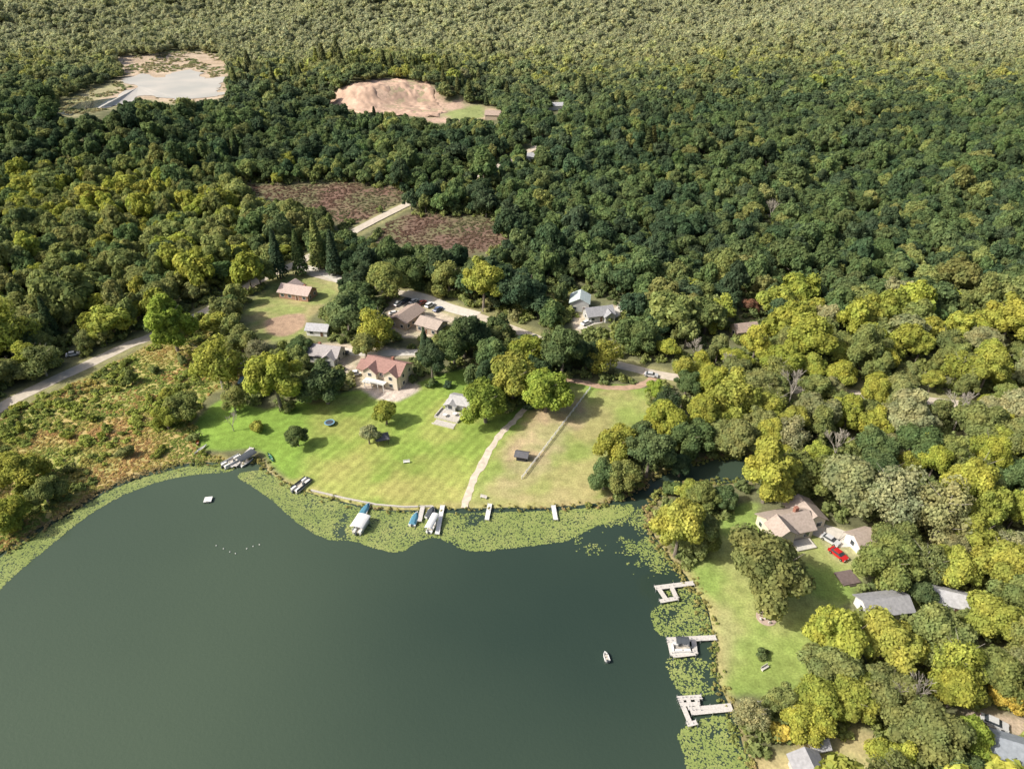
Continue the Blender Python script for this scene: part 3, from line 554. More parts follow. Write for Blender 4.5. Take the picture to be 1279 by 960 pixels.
def runabout(px,py,rot,label,hm,l=4.8,w=1.9,cover=None,nm='motor_boat'):
    g=G(px,py); t=empty(nm,(g[0],g[1],WZ),R(rot),label,'boat'); n=9
    def sec(u,z,k,ins=0.): 
        yy=-l/2+l*u; hw=w/2*(1-max(0,(u-.45)/.55)**2.2)*k-ins; return max(hw,.02),yy,z
    R1=[]
    for z_,k in ((-.1,.55),(.25,.9),(.6,1.)):
        P=[]; 
        for i in range(n+1): a,b,c=sec(i/n,z_+.15*(i/n)**2,k); P.append((a,b,c))
        for i in range(n,-1,-1): a,b,c=sec(i/n,z_+.15*(i/n)**2,k); P.append((-a,b,c))
        R1.append(P)
    P=[]
    for i in range(n+1): a,b,c=sec(i/n*.9+.04,.62+.12*(i/n)**2,1.,.16); P.append((a,b,c))
    for i in range(n,-1,-1): a,b,c=sec(i/n*.9+.04,.62+.12*(i/n)**2,1.,.16); P.append((-a,b,c))
    R1.append(P); R1.append([(a*.9,b*.95,.28) for a,b,c in P]); MB().ring(R1).build('hull',hm,t)
    if cover: 
        MB().ring([[(a*1.15,b,c+.02) for a,b,c in P],[(a*.5,b*.8,c+.35) for a,b,c in P]]).build('cover',cover,t)
    else:
        for yy in (-l*.25,l*.05): MB().box(0,yy,.5,w*.72,.4,.12).build('seat',seatm,t)
        MB().add([(-w*.38,l*.16,.62),(w*.38,l*.16,.62),(w*.28,l*.10,1.),(-w*.28,l*.10,1.)],[(0,1,2,3)]).build('windshield',glass,t)
    MB().box(0,-l/2-.12,.6,.34,.4,.6).tube((0,-l/2-.15,.3),(0,-l/2-.15,-.4),.07,.06,6).build('motor',dcan,t)
bl=mat('blue_hull',(.06,.20,.30),.4,1,.1)
boat_lift(451,657,-16,canv,'boat lift with arched white canopy beside the short left dock',3.4,4.6); pontoon(451,658,-16,'boat stowed under the left arched white canopy',l=5)
boat_lift(540,657,-16,canv,'boat lift with long white canopy beside the narrow white dock',1.9,5.2); runabout(540,657,-16,'boat stowed under the long white canopy',white,w=1.6)
boat_lift(309,575,-35,dcan,'boat lift with dark canopy at the marsh corner',2.8,5.2); runabout(309,576,-35,'boat stowed under the dark canopy at the marsh corner',white)
pontoon(291,577,-40,'white pontoon boat left of the dark canopy',None)
pontoon(377,606,-30,'dark-sided pontoon boat with pale seats by the stubby dock',None,dcan)
runabout(456,637,-15,'small boat with blue cover above the left white canopy',bl,cover=bcan)
runabout(518,648,-10,'small blue and white boat tied by the low plank dock',white,cover=bcan)
runabout(538,640,-12,'dark covered boat between the low dock and the long canopy',white,cover=dcan,l=4.2)
boat_lift(851,806,86,dcan,'boat lift with dark canopy inside the middle right dock',1.8,2.6); pontoon(850,810,90,'pale pontoon boat moored inside the middle right-shore dock',None,l=4.)
runabout(757,820,10,'tiny white rowing boat alone on the open water',white,l=2.2,w=1.1,nm='rowing_boat')
g=G(260,624); t=empty('swim_raft',(g[0],g[1],WZ),.15,'square white swimming raft floating on the left of the lake','raft')
MB().box(0,0,.45,1.9,1.9,.14).build('deck',white,t); 
for s in (-.7,.7): MB().tube((s,-.9,.15),(s,.9,.15),.24,.24,10).build('float',dcan,t)
MB().tube((-.3,-1.0,-.5),(-.3,-1.0,1.),.03,.03).tube((.3,-1.0,-.5),(.3,-1.0,1.),.03,.03).box(0,-1.,.1,.6,.05,.05).box(0,-1.,.7,.6,.05,.05).build('ladder',alu,t)
bu=mat('buoy_plastic',(.6,.6,.55),.5,1,.05)
for i,(a_,b_) in enumerate(((270,680),(279,684),(287,688),(294,690),(308,684),(316,681),(324,679))):
    g=G(a_,b_); o=MB().ring([[(rr*math.cos(k*.785),rr*math.sin(k*.785),zz) for k in range(8)] for zz,rr in ((-.1,.07),(.03,.15),(.14,.14),(.2,.05))]).build('buoy',bu); o.location=(g[0],g[1],WZ); tag(o,'little white buoy in the short line on the left open water','buoy','buoys floating in a line')
for i,(a_,b_,r_,m_,lb) in enumerate(((247,552,20,mat('orange_hull',(.5,.16,.05),.5,1,.1),'orange canoe pulled up on the marsh bank'),(251,562,-25,white,'white rowing boat pulled up below the orange canoe'),(338,572,35,mat('green_hull',(.05,.18,.12),.5,1,.1),'dark green canoe on the grass by the left docks'))):
    g=G(a_,b_); t=empty('canoe',(g[0],g[1],.1),R(r_),lb,'boat'); n=10; r1=[]
    for zz,k in ((0,.45),(.2,.9),(.38,1.),(.36,.86),(.1,.5)):
        P=[(max(.02,.42*k*math.sin(math.pi*(i_+.3)/(n+.6))),-2.3+4.6*i_/n,zz+.12*(2*i_/n-1)**2) for i_ in range(n+1)]; r1.append(P+[(-a,b,c) for a,b,c in P[::-1]])
    MB().ring(r1).build('hull',m_,t)
    for yy in (-1,1): MB().box(0,yy,.3,.6,.2,.05).build('seat',wood,t)
g=G(412,530); t=empty('trampoline',g,0,'round trampoline with blue rim on the green lawn','trampoline'); n=20
MB().ring([[(rr*math.cos(2*math.pi*k/n),rr*math.sin(2*math.pi*k/n),zz) for k in range(n)] for rr,zz in ((1.15,.8),(1.55,.8),(1.55,.88),(1.15,.88))],False).build('rim_pad',mat('blue_pad',(.18,.33,.42),.6,1,.1),t)
MB().tube((0,0,.8),(0,0,.83),1.16,1.16,20).build('jump_mat',dcan,t)
for k in range(4): MB().tube((1.3*math.cos(k*1.57),1.3*math.sin(k*1.57),0),(1.4*math.cos(k*1.57),1.4*math.sin(k*1.57),.8),.04,.04).build('leg',alu,t)
def bench(px,py,rot,label,m_):
    t=empty('bench',G(px,py),R(rot),label,'bench'); MB().box(0,0,.45,1.8,.5,.07).build('seat',m_,t); MB().box(0,.26,.75,1.8,.07,.45).build('backrest',m_,t)
    for s in (-.75,.75): MB().box(s,0,.21,.08,.45,.42).build('leg',m_,t)
bench(508,578,10,'white bench on the mown lawn above the shore',white); bench(604,622,-20,'wooden bench near the end of the sandy track',wood); bench(955,835,30,'pale bench on the right lawn near a round bush',wood)
g=G(957,771); t=empty('fire_pit',g,0,'round stone fire pit circle on the right lawn','fire pit'); n=22
MB().tube((0,0,.0),(0,0,.07),2.1,2.1,22).build('paved_circle',mat('pink_paver',(.45,.35,.29),.9,3,.2),t)
MB().ring([[(rr*math.cos(2*math.pi*k/n),rr*math.sin(2*math.pi*k/n),zz) for k in range(n)] for rr,zz in ((.7,.05),(.7,.45),(.45,.45),(.45,.1))],False).build('stone_ring',stone,t)
for k in range(5):
    a_=k*1.2; q_=empty('garden_chair',(g[0]+1.5*math.cos(a_),g[1]+1.5*math.sin(a_),.08),a_-math.pi/2,'small wooden chair standing around the round fire pit','chair','chairs around the fire pit')
    MB().box(0,0,.38,.5,.5,.06).build('seat',wood,q_); MB().box(0,.25,.65,.5,.05,.5).build('backrest',wood,q_)
    for s in ((-.2,-.2),(.2,-.2),(.2,.2),(-.2,.2)): MB().box(s[0],s[1],.18,.05,.05,.36).build('leg',wood,q_)
def fence(a,b,n,label,m_):
    A=Vector(G(*a));B=Vector(G(*b)); t=empty('rail_fence',A,0,label,'fence'); D=B-A
    for i in range(n+1): p=D*i/n; MB().box(p.x,p.y,.6,.2,.2,1.2,.3).build('post',m_,t)
    for zz in (.45,.95): MB().bar((0,0,zz),(D.x,D.y,zz),.09,.16).build('rail',m_,t)
fence((737,486),(652,598),18,'long white rail fence running down the dry lawn',white)
fence((945,880),(1000,866),8,'pale garden fence below the right lawn',wood)
P=[G(*p) for p in ((388,614),(430,624),(470,632),(505,635),(540,634))]
sw=MB(); 
for p_,q_ in zip(P[:-1],P[1:]): sw.bar((p_[0],p_[1]+.5,0.05),(q_[0],q_[1]+.5,0.05),.4,.5)
tag(sw.build('sea_wall',stone),'low pale stone sea wall along the mown lawn shore','wall')
t=empty('stone_deck',G(1058,722),R(12),'dark brown square deck beside the right lawn','deck'); MB().box(0,0,.2,4.2,3.8,.4).build('platform',mat('brown_deck',(.17,.13,.12),.85,2,.2),t); MB().box(0,-2.15,.1,1.6,.5,.2).build('step',dk,t)
# ---------------------------------------------------------------- key trees
K=[(405,478,29,'broad','green','round green tree standing alone left of the cream house'),
(370,543,16,'broad','green','small round green tree on the left lawn'),
(481,514,18,'broad','yellowgreen','yellow-green tree in the middle of the mown lawn'),
(460,541,15,'broad','pale','small greyish green tree just below the yellow-green lawn tree'),
(538,446,20,'tall','dark','dark slender tree right of the cream house'),
(580,418,31,'broad','dark','big dark tree behind the bright lawn trees'),(612,442,26,'broad','green','mid green tree above the stone terrace'),
(606,500,31,'broad','bright','bright leaning tree over the stone terrace'),(642,470,36,'broad','yellowgreen','largest bright yellow-green tree at the lawn edge'),(682,486,32,'broad','bright','bright tree at the top of the sandy track'),(658,440,27,'broad','yellowgreen','yellow-green tree behind the largest bright tree'),
(702,432,28,'tall','green','tall green tree behind the curved dirt track'),(757,444,22,'loose','yellowgreen','loose golden-green tree beside the lake road'),
(342,468,32,'tall','yellowgreen','tall yellow-green tree right of the dark cottage'),(270,452,32,'loose','yellowgreen','spreading yellow-green tree at the marsh edge'),(210,398,28,'tall','bright','bright green tree at the bend of the left road'),
(228,506,22,'broad','olive','olive tree in the marsh near the canoes'),(206,520,18,'broad','yellowgreen','yellowish bush-like tree inside the marsh'),(290,498,17,'loose','olive','thin olive tree on the left lawn edge'),
(300,425,22,'broad','olive','olive tree above the dark cottage'),(322,440,18,'loose','pale','pale tree between dark cottage and field'),(372,432,16,'broad','green','green tree left of the grey-roofed cottage'),
(432,386,30,'broad','green','green tree right of the tan ranch house'),(470,408,25,'loose','yellowgreen','yellowish tree above the cream house'),(455,430,18,'broad','olive','olive tree directly behind the cream house'),(482,348,28,'broad','olive','olive tree above the gravel yard'),
(520,335,24,'broad','green','green tree between road and brown clearing'),(603,350,26,'tall','yellowgreen','lighter tree below the second brown clearing'),(560,345,24,'broad','olive','olive tree left of the lighter clearing tree'),
(655,362,31,'broad','dark','broad dark tree at the start of the middle wood'),(796,415,26,'broad','green','green tree right of the grey bungalow'),(733,440,22,'broad','dark','dark tree above the curved dirt track'),
(772,552,27,'broad','yellowgreen','yellow-green tree on the right edge of the dry lawn'),(775,590,24,'broad','olive','olive tree at the shore end of the dry lawn'),(812,560,28,'tall','green','green tree by the creek mouth'),(835,525,30,'broad','yellowgreen','pale yellow-green tree above the creek'),(818,486,14,'broad','bright','small bright tree beside the lake road bend'),
(850,655,34,'tall','yellowgreen','yellow-green shore tree below the creek mouth'),(880,618,22,'broad','olive','olive tree on the near bank of the creek'),(865,545,28,'broad','green','green tree on the far bank of the creek'),(925,545,28,'broad','olive','olive tree above the head of the creek'),(850,580,17,'broad','dark','dark little tree leaning over the creek'),(840,610,14,'shrub','green','green bush at the creek mouth'),(905,622,18,'broad','green','small green tree between creek and lakeside house'),
(967,706,54,'broad','olive','huge olive green tree on the right lawn'),(1113,700,38,'broad','olive','broad olive tree right of the drive garage'),(1052,795,42,'broad','yellowgreen','big tree at the lower corner of the right lawn'),(1110,798,42,'broad','yellowgreen','big bright tree below the half-hidden white house'),(1180,792,42,'broad','olive','big olive tree below the grey garage'),
(1150,740,20,'broad','green','green tree between white house and grey garage'),(1245,770,36,'broad','yellowgreen','yellow-green tree right of the grey garage'),(1110,860,36,'broad','olive','olive tree behind the bare bottom tree'),(1195,860,34,'broad','yellowgreen','yellow-green tree left of the dirt lane'),(1215,915,28,'broad','bright','bright tree beside the left end of the corner house'),
(965,583,36,'tall','yellowgreen','yellow-green tree above the tan-roofed lakeside house'),(1062,600,44,'broad','pale','pale broad tree above the lakeside drive'),(1010,590,34,'broad','olive','olive tree behind the lakeside house'),(1120,620,42,'loose','pale','pale tree right of the lakeside drive'),(1180,640,42,'loose','pale','pale loose tree on the right slope'),(1255,700,42,'broad','yellowgreen','yellow-green tree at the right edge'),(1195,705,32,'broad','yellowgreen','yellow-green tree above the grey garage'),
(1245,835,36,'broad','olive','leaning olive tree above the dirt lane'),(940,893,22,'loose','pale','willowy pale tree behind the lowest right dock'),(1010,895,30,'broad','yellowgreen','yellow-green tree above the bottom dry lawn'),(1068,872,34,'broad','yellowgreen','yellow-green tree left of the bare bottom tree'),(1155,915,46,'broad','olive','large olive tree near the bottom right'),(1205,968,34,'broad','green','green tree in front of the corner house'),(1120,950,30,'broad','yellowgreen','yellow-green tree at the bottom beside the dry lawn'),
(1262,868,20,'broad','golden','golden tree beside the dirt lane'),(972,910,18,'shrub','golden','golden shrub at the edge of the bottom lawn'),(952,816,9,'shrub','green','small round bush on the right lawn'),(360,507,10,'shrub','olive','small olive shrub near the round green tree'),(322,532,11,'shrub','yellowgreen','yellowish shrub on the left lawn'),
(540,478,8,'shrub','green','small green shrub right of the cream house'),(560,480,7,'shrub','dark','small dark shrub above the stone terrace'),(660,508,8,'shrub','dark','dark shrub at the upper end of the sandy track'),
(20,585,30,'broad','yellowgreen','yellow-green tree at the left photo edge in the marsh'),(55,612,22,'broad','olive','olive tree low in the marsh at the left'),(5,640,26,'broad','yellowgreen','lowest yellow-green tree at the left marsh edge'),
(345,320,13,'conifer','dark','dark pine by the road above the ranch house'),(372,318,12,'conifer','green','green pine in the roadside row'),(395,306,14,'conifer','olive','olive-tinted pine in the roadside row'),(415,318,12,'conifer','dark','dark pine right end of the roadside row'),(530,430,9,'conifer','dark','narrow dark conifer near the cream house'),
(60,400,12,'conifer','dark','dark pine above the left road'),(940,380,11,'broad','rust','single rust-red tree in the right hillside wood'),(855,385,14,'tall','golden','pale golden tree below the right hillside'),(1200,575,12,'tall','golden','small golden tree on the right slope')]
for a_ in K: key_tree(*a_)
mr_=random.Random(4)
for px,py in ((30,540),(95,590),(110,520),(165,470),(195,455),(180,500),(150,560),(205,560),(25,510),(235,470),(220,445),(85,545),(130,540),(205,485),(250,440)):
    key_tree(px+mr_.uniform(-8,8),py+mr_.uniform(-6,6),mr_.uniform(6,11),'shrub',mr_.choice(['yellowgreen','olive','yellowgreen']),'rounded green shrub scattered over the tan marsh at left',group='shrubs scattered over the marsh',wild=.3)
for px,py,hh,lb in ((985,487,13,'bare grey tree on the right wooded slope'),(868,440,11,'bare grey tree beside the middle road'),(1130,876,12,'bare white-limbed tree at the bottom right'),(962,262,15,'bare pale tree standing out of the dark wood'),(905,455,11,'bare grey tree near the lake road'),(292,520,7,'thin bare tree on the left lawn edge'),(1190,520,14,'bare thin tree on the far right slope'),(1040,560,12,'bare tree behind the lakeside house')):
    g=G(px,py+18); t=empty('bare_tree',g,random.uniform(0,6),lb,'tree'); s=hh/12; t.scale=(s,s,s); o=bpy.data.objects.new('bare_limbs',random.choice(BARE)); o.parent=t; COL.objects.link(o); NT[0]+=1
    circ.append((px,py,3))
# ---------------------------------------------------------------- woods
KT=np.array(TREES)
fx=[];fy=[]; yy=45.; row=0
spf=lambda v: 7.9 if v<250 else 7.3+min(3.6,max(0,v-520)/280.)
while yy<2900:
    sp=spf(yy)
    hw=.75*(.84*yy+65)+ (28 if yy<500 else 45); n=int(2*hw/sp); xr=-hw+np.arange(n)*sp+(row%2)*sp/2
    fx.append(xr+rng.uniform(-.42,.42,n)*sp); fy.append(yy+rng.uniform(-.42,.42,n)*sp); yy+=sp*.87; row+=1
fx=np.concatenate(fx); fy=np.concatenate(fy); n=len(fx); fz=H(fx,fy)
sp=np.where(fy<250,7.9,7.3+np.clip((fy-520)/280,0,3.6)); fr=sp*np.clip(.61*np.exp(rng.normal(size=n)*.24),.38,1.1)
ok=~((fx**2+fy**2)<45**2)
for dzf in (0,1.1,1.8):
    qx,qy,qd=proj(fx,fy,fz+fr*dzf)
    ok&=~blocked(qx,qy)
    for cx,cy,cr in circ: ok&=np.hypot(qx-cx,qy-cy)>cr+fr*.45*F/qd
ok&=sdist(fx,fy,LKW)<-2.5
qx,qy,qd=proj(fx,fy,fz)
for a_ in (ROAD_A,ROAD_B): ok&=sdist(fx,fy,[p[:2] for p in smooth(W(a_),4,False)],False)>np.where(qx>845,2.5,4.5)
for i in range(len(KT)): ok&=np.hypot(fx-KT[i,0],fy-KT[i,1])>(KT[i,2]*.55+fr*.3)
fx,fy,fz,fr=fx[ok],fy[ok],fz[ok],fr[ok]; n=len(fx)
px_,py_,pd_=proj(fx,fy,fz+7)
u=rng.random(n)*.65+.35*(fbm(fx,fy,38,23)*.5+.5); u=(u-u.min())/(u.max()-u.min()); nz=fbm(fx,fy,60,21)*.5+.5
names=['dark','green','olive','yellowgreen','pale','golden','rust']
probs=np.zeros((n,7)); mid=[.42,.36,.16,.03,.024,.003,.003]; rightn=[.01,.12,.32,.30,.225,.023,.002]; leftn=[.04,.22,.37,.31,.04,.018,.002]; farn=[.01,.10,.47,.30,.115,.003,.002]
wr=(sstep(780,880,px_)*sstep(330,410,py_)); wl=(1-sstep(330,460,px_))*sstep(180,240,py_); wf=1-sstep(60,130,py_); wmid=np.clip(1-wr-wl-wf,0,1)
for wgt,pb in ((wr,rightn),(wl,leftn),(wf,farn),(wmid,mid)): probs+=wgt[:,None]*np.array(pb)[None]
probs/=probs.sum(1,keepdims=True); cum=np.cumsum(probs,1); ci=(u[:,None]>cum).sum(1); ci=np.clip(ci,0,6)
PA=np.array([PAL[k] for k in names]); fc=PA[ci]*rng.uniform(.84,1.18,(n,1))*rng.uniform(.95,1.06,(n,3))*(.84+.32*nz)[:,None]
hz=np.maximum(sstep(420,1500,fy)*.75,sstep(620,1050,fy)*.7)[:,None]; fc=fc*(1-hz)+np.array([.55,.56,.37])*hz*(.9+.2*fbm(fx,fy,90,24))[:,None]  # distance haze painted into the leaf colours: far trees paler and greyer
order=np.argsort(pd_); vis=(px_>-25)&(px_<1305)&(py_<985)&(py_>0)
left=298-NT[0]; chosen=[i for i in order if vis[i]][:left]
where=lambda a,b:'on the left beyond the marsh' if a<420 else ('in the middle behind the houses' if a<800 else ('on the upper right slope' if b<560 else 'along the lower right shore'))
for i in chosen:
    cn=names[ci[i]]; kd='broad' if rng.random()<.55 else ('tall' if rng.random()<.65 else 'loose')
    wh=where(px_[i],py_[i])
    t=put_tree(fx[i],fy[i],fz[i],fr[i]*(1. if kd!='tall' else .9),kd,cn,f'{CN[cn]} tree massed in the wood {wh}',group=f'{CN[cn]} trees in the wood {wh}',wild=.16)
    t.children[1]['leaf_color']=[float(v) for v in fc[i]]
m_=np.ones(n,bool); m_[chosen]=False
fx,fy,fz,fr,fc=fx[m_],fy[m_],fz[m_],fr[m_],fc[m_]; n=len(fx)
def src(name,t,trk=None):
    V,Fa,at=t; mi=np.zeros(len(Fa),int); mats=[LEAF]
    if trk:
        TV=np.array(trk.v); tf=[]
        for f in trk.f:
            for k in range(1,len(f)-1): tf.append((f[0],f[k],f[k+1]))
        tf=np.array(tf)+len(V); V=np.vstack([V,TV]); Fa=np.vstack([Fa,tf]); at=np.concatenate([at,np.ones(len(tf))]); mi=np.concatenate([mi,np.ones(len(tf),int)]); mats=[LEAF,BARK]
    return bpy.data.objects.new(name,npmesh(name,V,Fa,mats,at,mi))
def scatter(name,P,sc,rot,colr,var,objs,label,cat):
    m=bpy.data.meshes.new(name); m.vertices.add(len(P)); m.vertices.foreach_set('co',np.ascontiguousarray(P,dtype=np.float32).ravel())
    def A(nm,ty,key,v): a=m.attributes.new(nm,ty,'POINT'); a.data.foreach_set(key,np.ascontiguousarray(v).ravel())
    A('inst_scale','FLOAT_VECTOR','vector',sc.astype(np.float32)); A('inst_rot','FLOAT_VECTOR','vector',rot.astype(np.float32)); A('leaf_color','FLOAT_VECTOR','vector',colr.astype(np.float32))
    for k in range(len(objs)): A(f'pick{k}','BOOLEAN','value',(var==k))
    o=bpy.data.objects.new(name,m); COL.objects.link(o); tag(o,label,cat,kind='stuff')
    ng=bpy.data.node_groups.new(name,'GeometryNodeTree'); ng.interface.new_socket('Geometry',in_out='INPUT',socket_type='NodeSocketGeometry'); ng.interface.new_socket('Geometry',in_out='OUTPUT',socket_type='NodeSocketGeometry')
    gi=ng.nodes.new('NodeGroupInput'); gout=ng.nodes.new('NodeGroupOutput'); jn=ng.nodes.new('GeometryNodeJoinGeometry')
    def na(nm,ty): q=ng.nodes.new('GeometryNodeInputNamedAttribute'); q.data_type=ty; q.inputs['Name'].default_value=nm; return q.outputs['Attribute']
    s_=na('inst_scale','FLOAT_VECTOR'); r_=na('inst_rot','FLOAT_VECTOR')
    for k,ob in enumerate(objs):
        oi=ng.nodes.new('GeometryNodeObjectInfo'); oi.inputs['Object'].default_value=ob; oi.inputs['As Instance'].default_value=True; oi.transform_space='ORIGINAL'
        ip=ng.nodes.new('GeometryNodeInstanceOnPoints'); ng.links.new(gi.outputs[0],ip.inputs['Points']); ng.links.new(na(f'pick{k}','BOOLEAN'),ip.inputs['Selection']); ng.links.new(oi.outputs['Geometry'],ip.inputs['Instance'])
        ng.links.new(s_,ip.inputs['Scale']); ng.links.new(r_,ip.inputs['Rotation']); ng.links.new(ip.outputs[0],jn.inputs[0])
    ng.links.new(jn.outputs[0],gout.inputs[0]); md=o.modifiers.new('scatter','NODES'); md.node_group=ng; return o
midT=[src('wood_tree',crown(200+k,nb=22,nl=3200,leaf=.66,core=ICO1),trunk_mb(k,6.5,.3,4)) for k in range(6)]+[src('wood_tree',crown(220+k,Rr=4.5,Hh=5.2,zc=6.2,nb=24,nl=3000,leaf=.64,core=ICO1),trunk_mb(k,8,.28,5)) for k in range(4)]
farT=[src('wood_tree',crown(240+k,Hh=4.8,zc=5.4,nb=14,nl=700,leaf=1.05,core=ICO1)) for k in range(6)]
con=[src('wood_tree',conifer(260,2.6,13,1200,.75),trunk_mb(3,12,.2,0))]
objs=midT+farT+con; var=np.where(fy<560,rng.integers(0,10,n),rng.integers(10,16,n))
pin=(fbm(fx,fy,45,33)>.5)&(rng.random(n)<.5)&(fy>420)&(fy<900); 
sc=np.c_[fr/5*rng.uniform(.82,1.18,n),fr/5*rng.uniform(.82,1.18,n),fr/5*rng.uniform(.85,1.35,n)]; sc[:,2]=np.where(fy>560,fr/5*rng.uniform(.8,1.2,n),sc[:,2]); var=np.where(pin,16,var); sc=np.where(pin[:,None],np.c_[fr/3.2,fr/3.2,fr/4.6*rng.uniform(.9,1.15,n)],sc)
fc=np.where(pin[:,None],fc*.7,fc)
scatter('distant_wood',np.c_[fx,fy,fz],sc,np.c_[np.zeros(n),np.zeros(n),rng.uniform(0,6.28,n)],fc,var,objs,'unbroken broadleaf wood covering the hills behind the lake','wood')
print('woods',n,'individual trees',NT[0])
brush=[src('brush_tuft',crown(300+k,Rr=1.,Hh=.8,zc=.5,nb=5,nl=110,leaf=.3,core=(ICO1[0]*.8,ICO1[1]),corev=(.85,1.))) for k in range(4)]
def polypts(pp,dens,seed=0):
    P=[p[:2] for p in smooth(W(pp),4)]; A=np.array(P); r=np.random.default_rng(seed); a0,a1=A.min(0),A.max(0); m=int((a1-a0).prod()*dens)
    q=r.uniform(a0,a1,(m,2)); return q[inpoly(q[:,0],q[:,1],P)]
def brushfield(name,q,smin,smax,cols,wts,label,seed=1,flat=1.):
    r=np.random.default_rng(seed); m=len(q); s=r.uniform(smin,smax,m)*(.7+.6*(fbm(q[:,0],q[:,1],9,40+seed)*.5+.5)); cl=np.array(cols)
    f=(fbm(q[:,0],q[:,1],16,50+seed)*.5+.5)*.85+r.random(m)*.15; ed=np.cumsum(wts); k=np.clip((f[:,None]>ed*0.6+.2).sum(1),0,len(cols)-1)
    c=cl[k]*r.uniform(.88,1.12,(m,1)); scatter(name,np.c_[q,H(q[:,0],q[:,1])-.05],np.c_[s,s,s*flat*r.uniform(.7,1.3,m)],np.c_[np.zeros(m),np.zeros(m),r.uniform(0,6.28,m)],c,r.integers(0,4,m),brush,label,'undergrowth')
q=polypts(MARSH,2.3,seed=5); keepm=fbm(q[:,0],q[:,1],12,61)>-.6; sdm=sdist(q[:,0],q[:,1],LKW); q=q[keepm&(sdm<-.6)]
brushfield('marsh_brush',q,.3,.8,[(.56,.37,.17),(.52,.40,.15),(.44,.41,.13),(.31,.37,.10),(.50,.34,.14),(.37,.41,.10)],[.16,.18,.2,.2,.12,.14],'golden and green brush covering the marsh at left',2,.45)
q=polypts(MARSH,.16,seed=15); q=q[(fbm(q[:,0],q[:,1],14,65)>.0)&(sdist(q[:,0],q[:,1],LKW)<-2)]
brushfield('marsh_scrub',q,1.,2.1,[(.28,.33,.09),(.36,.40,.10),(.24,.28,.09),(.46,.40,.13)],[.3,.3,.2,.2],'taller green scrub in drifts across the marsh',8,.75)
q=np.vstack([polypts(CLEAR1,.4,seed=6),polypts(CLEAR2,.4,seed=7)]); brushfield('clearing_brush',q,.7,1.2,[(.21,.13,.10),(.20,.14,.10),(.19,.18,.10)],[.4,.3,.3],'reddish brown brush in the two clearings',3,.35)
q=polypts(POND,.05,seed=8); PW=[p[:2] for p in smooth(W(PONDW),4)]; q=q[(sdist(q[:,0],q[:,1],PW)<-5)&(fbm(q[:,0],q[:,1],25,66)>-.05)]
brushfield('pond_fringe',q,1.5,3.2,[(.34,.33,.17),(.42,.37,.21),(.28,.32,.15)],[.35,.3,.35],'green and tan marsh plants fringing the far pond',7,.4)
SL=[p[:2] for p in smooth(W(LAKE),10)]; pts=[]; r=np.random.default_rng(9)
for a,b in zip(SL[:-1],SL[1:]):
    L=math.hypot(b[0]-a[0],b[1]-a[1])
    if a[1]<62 or a[1]>260: continue
    px1,py1,_=proj(a[0],a[1],0.); dn=3.4 if (px1<330 or px1>740) else 1.
    for k in range(int(L*dn)+1):
        t_=r.random(); pts.append((a[0]+(b[0]-a[0])*t_+r.normal()*.8,a[1]+(b[1]-a[1])*t_+r.normal()*.8))
q=np.array(pts); brushfield('shore_reeds',q,.25,.65,[(.46,.36,.18),(.41,.37,.14),(.31,.34,.11),(.38,.27,.14)],[.3,.3,.25,.15],'strip of reeds and weeds along the shoreline',4,.8)
q=polypts([(735,632),(778,622),(812,600),(860,604),(825,622),(806,640),(760,634)],.5,seed=16); q=q[sdist(q[:,0],q[:,1],LKW)<1.0]
if len(q): brushfield('creek_brush',q,.6,1.3,[(.22,.25,.09),(.32,.34,.11)],[.5,.5],'green brush on the banks of the creek',5,.8)
r=np.random.default_rng(77); q=np.c_[r.uniform(-330,330,30000),r.uniform(50,440,30000)]; qz=H(q[:,0],q[:,1]); qx,qy,qd=proj(q[:,0],q[:,1],qz); ok=(qx>-60)&(qx<1340)&(qy<1010)&(sdist(q[:,0],q[:,1],LKW)<-1.5)
for dzf in (0,2.):
    qx,qy,qd=proj(q[:,0],q[:,1],qz+dzf)
    ok&=~blocked(qx,qy)
    for cx,cy,cr in circ: ok&=np.hypot(qx-cx,qy-cy)>cr*.9
for a_ in (ROAD_A,ROAD_B): ok&=sdist(q[:,0],q[:,1],[p[:2] for p in smooth(W(a_),4,False)],False)>5.
q=q[ok]; brushfield('woodland_undergrowth',q,1.3,2.9,[(.18,.22,.09),(.25,.29,.11),(.32,.35,.12),(.35,.34,.16)],[.25,.3,.25,.2],'leafy undergrowth filling the woods around the houses',6,1.)
print('undergrowth',len(q))
# ---------------------------------------------------------------- lily pads
LB=[([(296,592),(335,586),(362,602),(390,616),(432,628),(470,636),(560,640),(640,638),(700,636),(745,632),(786,628),(788,640),(745,656),(722,668),(700,676),(640,683),(605,687),(575,684),(545,670),(520,676),(500,688),(470,684),(440,674),(408,672),(372,652),(345,628),(318,608)],20.,-.45),
([(-80,775),(0,695),(45,666),(95,636),(140,610),(190,592),(245,580),(290,580),(284,588),(240,592),(200,600),(150,619),(105,646),(60,682),(20,715),(-10,744),(-80,804)],20.,-.6),
([(735,640),(800,630),(815,660),(840,700),(866,730),(880,760),(850,765),(820,735),(790,722),(775,690),(720,690)],12,.0),
([(815,760),(850,750),(884,765),(888,795),(850,795),(822,790)],14,-.22),([(834,822),(870,820),(890,830),(895,862),(860,868),(840,850)],14,-.22),([(850,910),(905,892),(925,930),(945,985),(870,985),(855,940)],18.,-.45)]
Q=[]
for pp,dn,th in LB:
    q=polypts(pp,dn,seed=int(dn*10)); nzz=fbm(q[:,0],q[:,1],5,71,4); q=q[(nzz>th+.12*np.random.default_rng(5).normal(size=len(q)))]; Q.append(q)
q=np.vstack(Q); q=q[sdist(q[:,0],q[:,1],LKW)>-.3]; m=len(q); r=np.random.default_rng(3)
